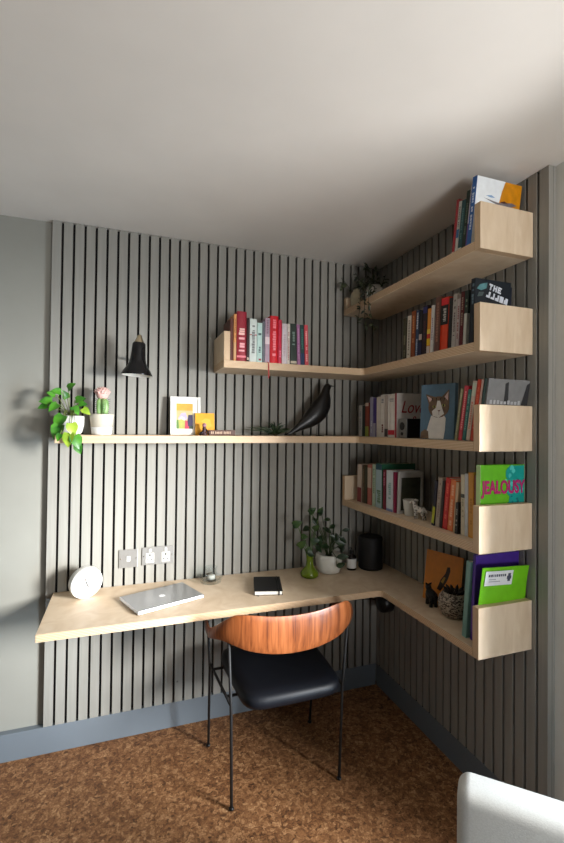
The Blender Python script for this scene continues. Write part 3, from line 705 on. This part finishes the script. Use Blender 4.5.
a.prism(ell(.066, .140, .008, .006), 0, .0017, 3, M).prism(ell(.109, .144, .008, .006), 0, .0017, 3, M)
a.prism(ell(.066, .140, .003, .006), 0, .0019, 4, M).prism(ell(.109, .144, .003, .006), 0, .0019, 4, M)
a.prism([(.082, .124), (.096, .125), (.089, .116)], 0, .0018, 5, M)
for q in range(4): a.prism([(.052+.02*q, .176+.002*(q % 2)), (.057+.02*q, .177), (.060+.016*q, .160)], 0, .0015, 4, M)
a.box(.088, .0895, .104, .117, 0, .0018, 5, M)
a.build('cat_artwork', [plain((226, 222, 216), .6, 0, .06), plain((112, 88, 68), .6, 0, .35), plain((206, 176, 168), .6), plain((164, 158, 84), .6), plain((36, 30, 28), .6), plain((120, 84, 80), .6)], cv)

# ------------------------------------------------------------------ top shelf far end plant
t = thing('trailing_plant', 'dark wispy trailing plant in a round white pot near the ceiling', 'plant', (-.108, -.125, SA))
MB().lathe([(.026, 0), (.042, .018), (.054, .060), (.052, .096), (.040, .122), (.036, .126), (.034, .118), (.002, .112)], 28).build('pot', plain((214, 210, 202), .5, 0, .1), t, smooth=True)
m = MB(); st = MB(); random.seed(31)
tr = [[(0, 0, .12), (-.07, -.02, .16), (-.13, -.05, .13), (-.1455, -.140, .04), (-.150, -.150, -.06), (-.146, -.150, -.15)],
      [(0, 0, .12), (-.04, -.06, .15), (-.09, -.12, .11), (-.1475, -.185, .03), (-.149, -.19, -.05), (-.110, -.19, -.17)],
      [(0, 0, .12), (-.02, .01, .15), (-.05, .0, .22), (-.07, -.02, .245)], [(0, 0, .12), (.01, -.01, .16), (-.01, -.03, .235)],
      [(0, 0, .12), (-.09, .02, .12), (-.135, .03, .10), (-.17, .05, .15), (-.19, .05, .09)],
      [(0, 0, .12), (-.07, .03, .15), (-.10, .04, .20)], [(0, 0, .12), (-.09, -.06, .12), (-.146, -.10, .06), (-.150, -.10, -.04), (-.156, -.09, -.12)],
      [(0, 0, .12), (-.05, -.07, .07), (-.10, -.09, .05)], [(0, 0, .12), (.03, -.03, .13), (.04, -.05, .18)]]
for pts in tr:
    st.tube(pts, .0016, 5)
    for i in range(len(pts)-1):
        for q in range(5):
            u = random.random(); p = Vector(pts[i]).lerp(Vector(pts[i+1]), u)
            if i == 0 and u < .4: continue
            m.leaf(p, (random.uniform(-1, .6), random.uniform(-1, .1), random.uniform(-.7, .7)), random.uniform(.018, .034), .014, .3, (random.uniform(-.4, .2), -.8, .5), False)
m.build('foliage', mat_leaf((30, 38, 24), (58, 66, 40)), t, smooth=True); st.build('stems', plain((44, 40, 26), .7), t, smooth=True)
t = thing('bud_vase', 'small round pale vase beside the trailing plant on the topmost shelf', 'vase', (-.211, -.10, SA))
MB().lathe([(.022, 0), (.030, .016), (.033, .050), (.029, .078), (.018, .092), (.019, .102), (.015, .102), (.014, .09), (.001, .08)], 24).build('vase_body', plain((190, 180, 152), .5, 0, .12), t, smooth=True)

# ------------------------------------------------------------------ fourth shelf bits
t = thing('picture_frame', 'pale grey photo frame with a dark picture, fourth shelf down', 'picture', (-.196, -.487, SD+.0005), (math.radians(2.0), 0, 0))
w, h, b_ = .140, .200, .014
MB().box(0, b_, -.012, 0, 0, h).box(w-b_, w, -.012, 0, 0, h).box(b_, w-b_, -.012, 0, 0, b_).box(b_, w-b_, -.012, 0, h-.028, h).build('frame', plain((176, 174, 170), .45), t, bevel=.001)
MB().box(b_, w-b_, -.007, -.001, b_, h-.028).build('photo', plain((64, 66, 52), .4, 0, .35), t)
t = thing('white_planter', 'empty tapered white ribbed planter on the fourth shelf down', 'pot', (-.160, -.545, SD))
m = MB().lathe([(.026, 0), (.028, .004), (.029, .026), (.031, .030), (.034, .068), (.036, .072), (.033, .074), (.030, .068), (.027, .02), (.001, .018)], 36)
m.build('planter_body', CERAM, t, smooth=True)
t = thing('spotted_animal_figurine', 'small white spotted animal figurine standing on the fourth shelf', 'figurine', (-.178, -.640, SD), (0, 0, math.radians(100)))
WS = bpy.data.materials.new('spotted_white'); WS.use_nodes = True; nt = WS.node_tree; b = nt.nodes['Principled BSDF']
n = N(nt, 'ShaderNodeTexVoronoi', i_Scale=85.0); nt.links.new(coords(nt), n.inputs['Vector'])
nt.links.new(ramp(nt, n.outputs['Distance'], [(.30, srgb(50, 42, 40)), (.36, srgb(214, 208, 200))]), b.inputs['Base Color']); b.inputs['Roughness'].default_value = .35
m = MB().tube([(-.030, 0, .042), (-.022, 0, .044), (0, 0, .042), (.020, 0, .046), (.028, 0, .053), (.034, 0, .066), (.038, 0, .074)], [.006, .013, .0135, .014, .011, .0075, .006], 14)
m.tube([(.032, 0, .074), (.042, 0, .075), (.055, 0, .069), (.061, 0, .066)], [.007, .0085, .0055, .0035], 12)
m.tube([(-.029, 0, .046), (-.038, 0, .040), (-.043, 0, .030)], [.004, .0025, .0012], 8)
for s in (-1, 1):
    m.tube([(.020, s*.007, .042), (.022, s*.0075, .022), (.021, s*.0075, .004), (.024, s*.0075, .0022)], [.007, .0042, .0034, .0036], 8)
    m.tube([(-.022, s*.007, .042), (-.017, s*.008, .026), (-.026, s*.0078, .016), (-.023, s*.0078, .0022)], [.008, .0052, .0034, .0036], 8)
    m.tube([(.036, s*.005, .080), (.033, s*.009, .088)], [.004, .0012], 6)
m.build('figurine_body', WS, t, smooth=True)

# ------------------------------------------------------------------ desk things
# clock: white drum standing on its rim
t = thing('desk_clock', 'round white clock standing at the left end of the desk', 'clock', (-1.588, -.115, SE), (0, 0, math.radians(24)))
R0 = .0705
MM = Matrix.Translation((0, 0, R0)) @ Matrix.Rotation(math.radians(8), 4, 'X') @ Matrix.Rotation(pi/2, 4, 'X')
MB().lathe([(R0-.012, -.024), (R0-.003, -.022), (R0, -.016), (R0, .012), (R0-.002, .0165), (R0-.006, .0170), (R0-.008, .012), (.001, .011)], 56, M=MM).build('case', WHITE, t, smooth=True)
cf = MB().lathe([(R0-.009, .0112), (R0-.009, .0120), (.001, .0120)], 48, M=MM).build('clock_face', plain((226, 221, 216), .5), t)
tk = MB()
for k in range(12):
    R_ = MM @ Matrix.Rotation(2*pi*k/12, 4, 'Z'); tk.box(-.0008, .0008, .048, .054, .0121, .0127, 0, R_)
tk.build('hour_marks', plain((170, 164, 158), .5), cf)
for nm, a, l_, w_ in (('hour_hand', -2.75, .024, .0026), ('minute_hand', .35, .036, .0018)):
    MB().box(-w_, w_, -.006, l_, .0125, .0138, 0, MM @ Matrix.Rotation(a, 4, 'Z')).build(nm, plain((80, 76, 74), .4), cf)
# laptop
ang = math.radians(20.5)
t = thing('laptop', 'closed silver laptop with a white fruit logo on the lid', 'laptop', (-1.262, -.238, SE), (0, 0, ang))
ALU = plain((186, 187, 189), .32, .85, .015)
MB().box(-.155, .155, -.105, .105, .0015, .0095).build('base', ALU, t, bevel=.0035, seg=3)
lid = MB().box(-.155, .155, -.105, .105, .0103, .0165).build('lid', ALU, t, bevel=.003, seg=3)
for s in (-1, 1):
    for q in (-1, 1): MB().lathe([(.006, 0), (.006, .0016)], 12, c=(s*.13, q*.08, 0)).build('rubber_foot', BLACKM, t)
g = MB(); body = []
for k in range(40):
    a = 2*pi*k/40; r = .0125*(1+.07*math.cos(2*a)-.10*max(0, math.sin(a))**6-.05*max(0, -math.sin(a))**8)
    x, y = r*math.cos(a)*1.0, r*math.sin(a)*1.02
    dd = math.hypot(x-.0165, y-.0015)
    if dd < .0062: x, y = .0165-(x-.0165)/dd*-.0062, .0015+(y-.0015)/dd*.0062
    body.append((x, y))
LM = Matrix.Translation((0, 0, .0165)) @ Matrix.Rotation(pi, 4, 'Z')
LM = Matrix.Translation((0, 0, .0165))
g.prism(body, 0, .0004, 0, LM).prism([(0, .0135), (.0012, .0172), (.0048, .0195), (.0045, .0160), (.002, .0138)], 0, .0004, 0, LM)
g.build('lid_logo', plain((244, 244, 246), .3), lid)
# glass holder
t = thing('glass_candle_holder', 'small clear glass candle holder on the desk below the sockets', 'candle holder', (-1.012, -.085, SE))
G2 = mat_glass('thick_glass', (.93, .95, .95, 1), .02)
MB().lathe([(.030, 0), (.052, .003), (.058, .020), (.060, .030), (.054, .032), (.050, .018), (.030, .010), (.001, .009)], 10).build('glass_dish', G2, t)
MB().lathe([(.024, .0095), (.026, .012), (.030, .070), (.033, .078), (.030, .078), (.026, .060), (.022, .020), (.001, .016)], 8).build('glass_cup', G2, t)
MB().lathe([(.019, .0165), (.0195, .034), (.018, .036), (.001, .035)], 24).build('candle', plain((214, 212, 204), .5), t, smooth=True)
# notebook
t = thing('notebook', 'black notebook with white page edges lying on the desk', 'notebook', (-.765, -.245, SE), (0, 0, math.radians(-15)))
MB().box(-.066, .066, -.100, .100, .0175, .0205).box(-.066, .066, -.100, .100, .0004, .003).box(-.066, -.064, -.100, .100, .003, .0175).build('cover', BLACKM, t, bevel=.001)
MB().box(-.063, .063, -.0985, .0985, .003, .0175).build('pages', plain((232, 230, 222), .8), t)
MB().box(.046, .052, -.1012, .1012, .0206, .0214).box(.046, .052, -.1020, -.1010, -.0, .0214).box(.046, .052, .1010, .1020, 0, .0214).build('elastic_band', BLACK, t)
MB().box(-.050, -.047, -.116, -.098, .0012, .0020).build('ribbon', BLACK, t)
# green glass vase with cuttings
t = thing('green_vase', 'squat yellow-green glass vase with leafy cuttings on the desk', 'vase', (-.508, -.165, SE))
MB().lathe([(.034, 0), (.046, .008), (.048, .022), (.038, .040), (.022, .056), (.018, .085), (.019, .112), (.022, .122), (.019, .122), (.016, .110), (.014, .085), (.016, .060), (.001, .05)], 32).build('vase_body', plain((96, 116, 22), .12, 0, .2), t, smooth=True)
DK = mat_leaf((16, 34, 16), (34, 58, 28))
m = MB(); st = MB(); random.seed(12)
for x, y, z, s in [(-.085, -.01, .285, .075), (.0, .01, .155, .07), (-.055, -.015, .175, .075), (.02, 0, .19, .07), (-.03, .02, .215, .055), (-.01, -.02, .14, .06), (.035, .01, .25, .06), (.02, .03, .335, .065), (.075, .03, .33, .06)]:
    st.tube([(0, 0, .06), (x*.3, y*.3, .13+.2*(z-.13)), (x*.8, y, z*.92), (x, y, z)], .002, 5)
    m.leaf((x-s*.2, y, z-s*.1), (random.uniform(.2, 1), -.35, random.uniform(-.5, .7)), s*.7, s*.55, .15, (random.uniform(-.3, .3), -.95, .3))
m.build('foliage', mat_leaf((22, 48, 22), (56, 84, 34)), t, smooth=True); st.build('stems', plain((70, 96, 44), .6), t, smooth=True)
# white pot with leafy plant
t = thing('leafy_houseplant', 'tall dark leafy plant in a rounded white pot on the desk', 'plant', (-.378, -.125, SE))
m = MB().lathe([(.040, 0), (.058, .008), (.068, .035), (.072, .075), (.069, .100), (.064, .104), (.061, .098), (.002, .09)], 40, rib=(7, .02))
m.build('pot', CERAM, t, smooth=True)
MB().lathe([(.001, .091), (.060, .0925)], 24).build('soil', plain((46, 32, 24), .9, 0, .3), t)
m = MB(); st = MB(); random.seed(17)
L_ = [(-.115, .01, .345, .07), (-.125, -.01, .255, .075), (-.09, .02, .30, .06), (-.05, .0, .33, .06), (-.07, -.02, .20, .07), (-.03, .02, .24, .07), (.0, -.01, .29, .05), (.04, .01, .25, .06), (.055, -.01, .19, .065), (.02, -.03, .17, .07), (-.02, -.04, .15, .07), (-.10, -.03, .16, .065), (.08, 0, .22, .05), (.075, -.02, .15, .055), (-.055, .03, .27, .06), (.01, -.07, .10, .075), (.005, -.085, .055, .07), (.04, .03, .2, .07), (-.02, .03, .19, .08), (.03, -.02, .215, .06), (-.005, -.02, .205, .06), (.06, .02, .13, .05)]
for x, y, z, s in L_:
    st.tube([(x*.1, y*.1, .09), (x*.35, y*.4, .12+.35*max(0, z-.12)), (x*.85, y, max(z*.92, .1)), (x, y, z)], .0018, 5)
    m.leaf((x, y, z), (random.uniform(-.9, .9), -.4, random.uniform(-.9, .25)), s*.85, s*.42, .2, (random.uniform(-.5, .4), -.9, .4), False)
m.build('foliage', DK, t, smooth=True); st.build('stems', plain((58, 74, 40), .6), t, smooth=True)
# bottle
t = thing('dark_bottle', 'small dark bottle with a plain white label beside the plant', 'bottle', (-.237, -.120, SE))
MB().lathe([(.024, 0), (.0265, .004), (.0265, .068), (.020, .078), (.010, .083), (.010, .092), (.001, .092)], 28).build('bottle_glass', plain((26, 18, 14), .15), t, smooth=True)
MB().lathe([(.0268, .012), (.0271, .013), (.0271, .062), (.0268, .063)], 28).build('label', plain((214, 212, 208), .6), t, smooth=True)
MB().lathe([(.012, .088), (.012, .108), (.001, .109)], 20).tube([(0, 0, .108), (0, 0, .118), (-.016, 0, .119)], .003, 8).build('cap', BLACK, t)
# cylinder
t = thing('black_speaker', 'black cylindrical speaker standing in the desk corner', 'speaker', (-.122, -.128, SE))
MB().lathe([(.060, 0), (.066, .005), (.067, .020), (.067, .165), (.064, .176), (.056, .181), (.050, .178), (.001, .177)], 40).build('casing', plain((24, 23, 24), .55, 0, .1), t, smooth=True)
MB().lathe([(.0675, .010), (.0680, .012), (.0680, .016), (.0675, .018)], 40).build('base_ring', BLACK, t)
# orange print card
t = thing('orange_card', 'orange art card leaning on the slats behind the carved pot', 'card', (-.1195, -.585, SE+.0005))
t.rotation_euler = (Matrix.Rotation(-pi/2+.30, 3, 'Z') @ Matrix.Rotation(math.radians(-9), 3, 'X')).to_euler()
cb = MB().box(0, .185, 0, .003, 0, .222).build('card_board', plain((204, 124, 26), .5, 0, .08), t, bevel=.0005)
M = Matrix.Translation((0, -.0002, 0)) @ Matrix.Rotation(pi/2, 4, 'X')
a = MB(); a.prism([(.07, .06), (.085, .105), (.105, .135), (.112, .165), (.125, .168), (.128, .150), (.118, .110), (.10, .075), (.088, .055)], 0, .0006, 0, M)
a.prism([(.086, .095), (.10, .12), (.108, .118), (.098, .09)], 0, .0009, 1, M)
a.build('print', [plain((52, 36, 20), .6), plain((170, 130, 40), .6)], cb)
# carved pot
t = thing('carved_pot', 'round dark carved pot with pale swirls in front of the orange card', 'pot', (-.118, -.795, SE))
MB().lathe([(.036, 0), (.052, .008), (.064, .034), (.067, .056), (.062, .080), (.050, .096), (.046, .102), (.042, .100), (.044, .090), (.001, .082)], 40).build('pot_body', mat_woven(), t, smooth=True)
m = MB(); random.seed(6)
for k in range(16):
    a = random.uniform(0, 2*pi); m.tube([(.02*math.cos(a), .02*math.sin(a), .084), (.036*math.cos(a), .036*math.sin(a), .108), (.045*math.cos(a), .045*math.sin(a), .112+random.uniform(-.006, .008))], [.006, .0075, .002], 6)
m.build('succulent', plain((36, 32, 26), .6), t, smooth=True)
# black elephant like figurine
t = thing('black_animal_figurine', 'little black four-legged figurine beside the carved pot', 'figurine', (-.140, -.675, SE), (0, 0, math.radians(75)))
m = MB().tube([(-.030, 0, .048), (-.024, 0, .050), (0, 0, .050), (.020, 0, .053), (.030, 0, .060)], [.008, .018, .020, .019, .012], 14)
m.tube([(.024, 0, .062), (.036, 0, .072), (.046, 0, .068), (.052, 0, .058)], [.012, .014, .009, .005], 12)
for s in (-1, 1):
    m.tube([(.018, s*.010, .046), (.019, s*.011, .020), (.019, s*.011, .001)], [.010, .0075, .008], 10)
    m.tube([(-.020, s*.010, .046), (-.018, s*.011, .022), (-.021, s*.011, .001)], [.011, .0075, .008], 10)
    m.tube([(.036, s*.008, .082), (.030, s*.013, .090)], [.006, .002], 8)
m.tube([(-.032, 0, .054), (-.042, 0, .046), (-.044, 0, .030)], [.004, .003, .0015], 8)
m.build('figurine_body', BLACKM, t, smooth=True)

# ------------------------------------------------------------------ on the slats
def plate(x0, x1, z0, z1, label, gangs, switch):
    t = thing('wall_socket', label, 'socket', ((x0+x1)/2, -.0002, (z0+z1)/2)); w, h = (x1-x0)/2, (z1-z0)/2
    MB().box(-w, w, -.006, 0, -h, h).build('plate', STEEL, t, bevel=.002)
    for k in range(gangs):
        cx = 0 if gangs == 1 else (-w*.5 if k == 0 else w*.5)
        if not switch:
            si = MB().box(cx-.020, cx+.020, -.0085, -.006, -h*.75, h*.35).build('socket_insert', plain((206, 204, 198), .35), t, bevel=.0015)
            MB().box(cx-.0035, cx+.0035, -.0092, -.0085, h*.0, h*.22).box(cx-.013, cx-.006, -.0092, -.0085, -h*.45, -h*.33).box(cx+.006, cx+.013, -.0092, -.0085, -h*.45, -h*.33).build('pin_holes', BLACK, si)
            MB().box(cx-.006, cx+.006, -.011, -.006, h*.48, h*.82).build('rocker', WHITE, t, bevel=.001)
        else: MB().box(cx-.008, cx+.008, -.011, -.006, -h*.28, h*.28).build('rocker', WHITE, t, bevel=.001)
    for s in (-1, 1): MB().lathe([(.003, 0), (.003, .001), (.001, .0012)], 10, M=Matrix.Translation((s*(w-.008), -.006, 0)) @ Matrix.Rotation(pi/2, 4, 'X')).build('screw', CHROME, t)
plate(-1.450, -1.362, .828, .916, 'square single brushed steel plate above the laptop', 1, True)
plate(-1.343, -1.190, .832, .920, 'wide double brushed steel socket plate above the laptop', 2, False)
# wall lamp
t = thing('wall_lamp', 'small black bell-shaped wall lamp above the cactus', 'lamp', (-1.376, 0, 1.846))
MB().lathe([(.024, 0), (.024, .008), (.018, .012), (.001, .012)], 28, M=Matrix.Rotation(pi/2, 4, 'X')).build('wall_mount', BLACK, t, smooth=True)
MB().tube([(0, -.010, 0), (0, -.150, 0)], .006, 12).build('arm', BLACK, t, smooth=True)
sh = [(.024, .070), (.029, .064), (.031, .030), (.035, -.010), (.038, -.024), (.046, -.040), (.060, -.060), (.068, -.076), (.0695, -.082), (.0665, -.082), (.064, -.074), (.056, -.058), (.042, -.038), (.033, -.022), (.026, .03), (.020, .060)]
LMx = Matrix.Translation((-.004, -.175, -.010)) @ Matrix.Rotation(math.radians(3), 4, 'Y')
n = len(sh)
m = MB().lathe(sh, 40, M=LMx); m.m = [0]*len(m.m)
k = 0
for s_ in range(40):
    for i in range(n-1):
        m.m[k] = 1 if 9 <= i < n-1 else 0; k += 1
    pass
m.build('lamp_shade', [plain((14, 14, 15), .18, 0, .05), plain((225, 222, 214), .5)], t, smooth=True)
MB().lathe([(.022, .066), (.022, .072), (.014, .090), (.011, .096), (.010, .104), (.004, .106)], 28, M=LMx).build('metal_cap', plain((206, 190, 160), .22, 1, .03), t, smooth=True)
MB().ball((-.004, -.175, -.045), (.022, .022, .028)).build('bulb', plain((236, 234, 228), .25), t, smooth=True)
# box and cable below the desk
t = thing('power_hub', 'black rounded power hub mounted on the slats below the desk corner', 'power hub', (-.001, -.140, .545))
MB().lathe([(.050, 0), (.055, .006), (.055, .056), (.048, .066), (.001, .067)], 32, M=Matrix.Rotation(-pi/2, 4, 'Y')).build('hub_body', BLACK, t, smooth=True)
MB().tube([(-.03, .050, -.01), (-.04, .128, -.03), (-.16, .136, -.02), (-.30, .136, .06), (-.40, .136, .163)], .0022, 6).build('cable', BLACKM, t, smooth=True)

# ------------------------------------------------------------------ chair
CX = -.772
t = thing('desk_chair', 'bentwood walnut-backed chair with black leather seat and thin steel legs', 'chair', (CX, -.38, 0))
oy = .38
BP = [(0, -.655, .775, .625), (.10, -.652, .780, .632), (.19, -.636, .790, .650), (.245, -.610, .786, .668), (.285, -.575, .755, .678), (.310, -.535, .722, .670), (.322, -.49, .700, .657), (.322, -.44, .697, .648), (.315, -.38, .688, .648), (.305, -.33, .680, .655)]
def cat(p0, p1, p2, p3, u):
    return tuple(.5*(2*b+(c-a)*u+(2*a-5*b+4*c-d)*u*u+(3*b-a-3*c+d)*u**3) for a, b, c, d in zip(p0, p1, p2, p3))
full = [(-a, b, c, d) for a, b, c, d in BP[:0:-1]]+BP
pts = []
for i in range(len(full)-1):
    q = [full[max(0, i-1)], full[i], full[i+1], full[min(len(full)-1, i+2)]]
    for u in (0, .25, .5, .75): pts.append(cat(*q, u))
pts.append(full[-1])
nv = 7; vo, vi = [], []
for i, (x, y, zt, zb) in enumerate(pts):
    a, b = pts[max(0, i-1)], pts[min(len(pts)-1, i+1)]
    tn = Vector((b[0]-a[0], b[1]-a[1], 0)).normalized(); nrm = Vector((-tn.y, tn.x, 0))   # inward
    rz = (zt-zb)/2; zc = (zt+zb)/2
    for k in range(nv):
        s_ = -1+2*k/(nv-1); z = zc+rz*s_
        bow = .010*(1-s_*s_)-.0  # slight belly
        th = .0085*(1-.4*abs(s_)**4)
        p = Vector((x, y+oy, z))-nrm*bow*.6
        lean = -.035*(z-.70)
        p.y += lean
        vo.append(p); vi.append(p+nrm*th)
n = len(pts); V = vo+vi; o_ = len(vo); F = []
for i in range(n-1):
    for k in range(nv-1):
        F.append((i*nv+k, (i+1)*nv+k, (i+1)*nv+k+1, i*nv+k+1)); F.append((o_+i*nv+k, o_+i*nv+k+1, o_+(i+1)*nv+k+1, o_+(i+1)*nv+k))
    F.append((i*nv+nv-1, (i+1)*nv+nv-1, o_+(i+1)*nv+nv-1, o_+i*nv+nv-1)); F.append((i*nv, o_+i*nv, o_+(i+1)*nv, (i+1)*nv))
for i in (0, n-1):
    for k in range(nv-1): F.append((i*nv+k, i*nv+k+1, o_+i*nv+k+1, o_+i*nv+k))
MB().add(V, F).build('backrest', WALNUT, t, smooth=True, bevel=.001)
# seat pad, rounded, thicker at the back edge
m = MB(); NU = 32; prof = [(.0, -.030), (.90, -.030), (.975, -.024), (1, -.008), (.985, .010), (.93, .020), (.75, .024), (.4, .020), (0, .018)]
vs = []
for k in range(NU):
    a = 2*pi*k/NU; c, s_ = math.cos(a), math.sin(a); e = .32
    ux = (abs(c)**e)*(1 if c > 0 else -1); uy = (abs(s_)**e)*(1 if s_ > 0 else -1)
    wx = .228+(.012*uy)
    for r, z in prof: vs.append((ux*r*wx+.012, uy*r*.232-.030, .440+z*1.15))
n_ = len(prof)
fs = [(k*n_+i, ((k+1) % NU)*n_+i, ((k+1) % NU)*n_+i+1, k*n_+i+1) for k in range(NU) for i in range(n_-1)]
m.add(vs, fs).build('seat', LEATHER, t, smooth=True)
for s in (-1, 1):
    # rear leg runs from floor to the bentwood back
    la = MB().tube([(s*.238, -.57+oy, .006), (s*.246, -.575+oy, .40), (s*.262, -.588+oy, .690)], .0062, 10).build('leg', BLACKM, t, smooth=True)
    lb_ = MB().tube([(s*.262, -.19+oy, .006), (s*.268, -.23+oy, .40), (s*.300, -.345+oy, .660)], .0062, 10).build('leg', BLACKM, t, smooth=True)
    MB().tube([(s*.245, -.572+oy, .412), (s*.266, -.235+oy, .412)], .006, 8).build('seat_rail', BLACKM, t, smooth=True)
    MB().ball((s*.238, -.57+oy, .0075), (.0105, .0105, .0075)).build('foot', BLACK, la, smooth=True)
    MB().ball((s*.262, -.19+oy, .0075), (.0105, .0105, .0075)).build('foot', BLACK, lb_, smooth=True)
MB().tube([(-.246, -.50+oy, .411), (.246, -.50+oy, .411)], .006, 8).build('cross_rail', BLACKM, t, smooth=True)
MB().tube([(-.262, -.28+oy, .411), (.262, -.28+oy, .411)], .006, 8).build('cross_rail', BLACKM, t, smooth=True)

# ------------------------------------------------------------------ armchair, only its back top in frame
FAB = mat_fabric((206, 207, 204))
t = thing('armchair', 'off-white upholstered armchair in the lower right corner', 'armchair', (-.612, -1.382, 0), (0, 0, math.radians(-45)))
zt = .668
def cushion(x0, x1, y0, y1, z0, z1, name, r=.03):
    o = MB().box(x0, x1, y0, y1, z0, z1).build(name, FAB, t, smooth=True, bevel=r, seg=5); return o
cushion(0, .74, -.098, 0, .16, zt, 'backrest', .030)
cushion(.0, .74, -.66, -.118, .18, .40, 'seat', .03)
for x in (.05, .69):
    for y in (-.60, -.06): MB().lathe([(.014, 0), (.020, .18)], 16, c=(x, y, 0)).build('leg', plain((90, 60, 38), .5), t, smooth=True)

# ------------------------------------------------------------------ light
wd = bpy.data.worlds.new('world'); S.world = wd; wd.use_nodes = True
bg = wd.node_tree.nodes['Background']; bg.inputs[0].default_value = (.75, .86, 1, 1); bg.inputs[1].default_value = 1.2
def area(name, loc, target, sx, sy, e, col, spread=180):
    l = bpy.data.lights.new(name, 'AREA'); l.shape = 'RECTANGLE'; l.size = sx; l.size_y = sy; l.energy = e; l.color = col; l.spread = math.radians(spread)
    o = bpy.data.objects.new(name, l); COL.objects.link(o); o.location = loc
    o.rotation_euler = (Vector(target)-Vector(loc)).to_track_quat('-Z', 'Y').to_euler(); return o
# bright daylight arriving through the upper part of the window
area('daylight', (1.40, -3.60, 1.88), (-1.3, 0, 1.35), .9, 1.1, 112, (1, .98, .95), 60)
# daylight thrown up by the ground outside
area('ground_light', (.70, -2.30, .55), (-.7, -1.1, 2.5), .5, .4, 19, (1, .98, .96), 120)
# bluish sky light through the whole height of the window
area('sky_light', (.62, -2.3, .85), (-1.9, 0, .4), .6, 1.3, 24, (.50, .75, 1), 80)
# added fill lamp for ceiling and end panels, behind the added rear window
area('rear_fill', (-.5, -4.6, 1.15), (-.6, -1.6, 2.4), .9, .7, 19, (1, .98, .96), 84)

# ------------------------------------------------------------------ camera
cam = bpy.data.cameras.new('camera'); co = bpy.data.objects.new('camera', cam); COL.objects.link(co)
Rv, Uv, Fv = Vector((0.94196231, -0.33552821, 0.0113062)), Vector((-0.01542561, -0.00961471, 0.99983479)), Vector((0.33536407, 0.94198109, 0.01423242))
M = Matrix((Rv, Uv, -Fv)).transposed().to_4x4(); M.translation = Vector((-1.43329776, -2.3055108, 1.52195479))
co.matrix_world = M
cam.sensor_fit = 'VERTICAL'; cam.sensor_height = 36; cam.lens = 36*441.8255/843; cam.clip_start = .02
S.camera = co
S.view_settings.view_transform = 'Standard'; S.view_settings.look = 'None'; S.view_settings.gamma = 1
S.view_settings.use_curve_mapping = False; S.view_settings.exposure = 0
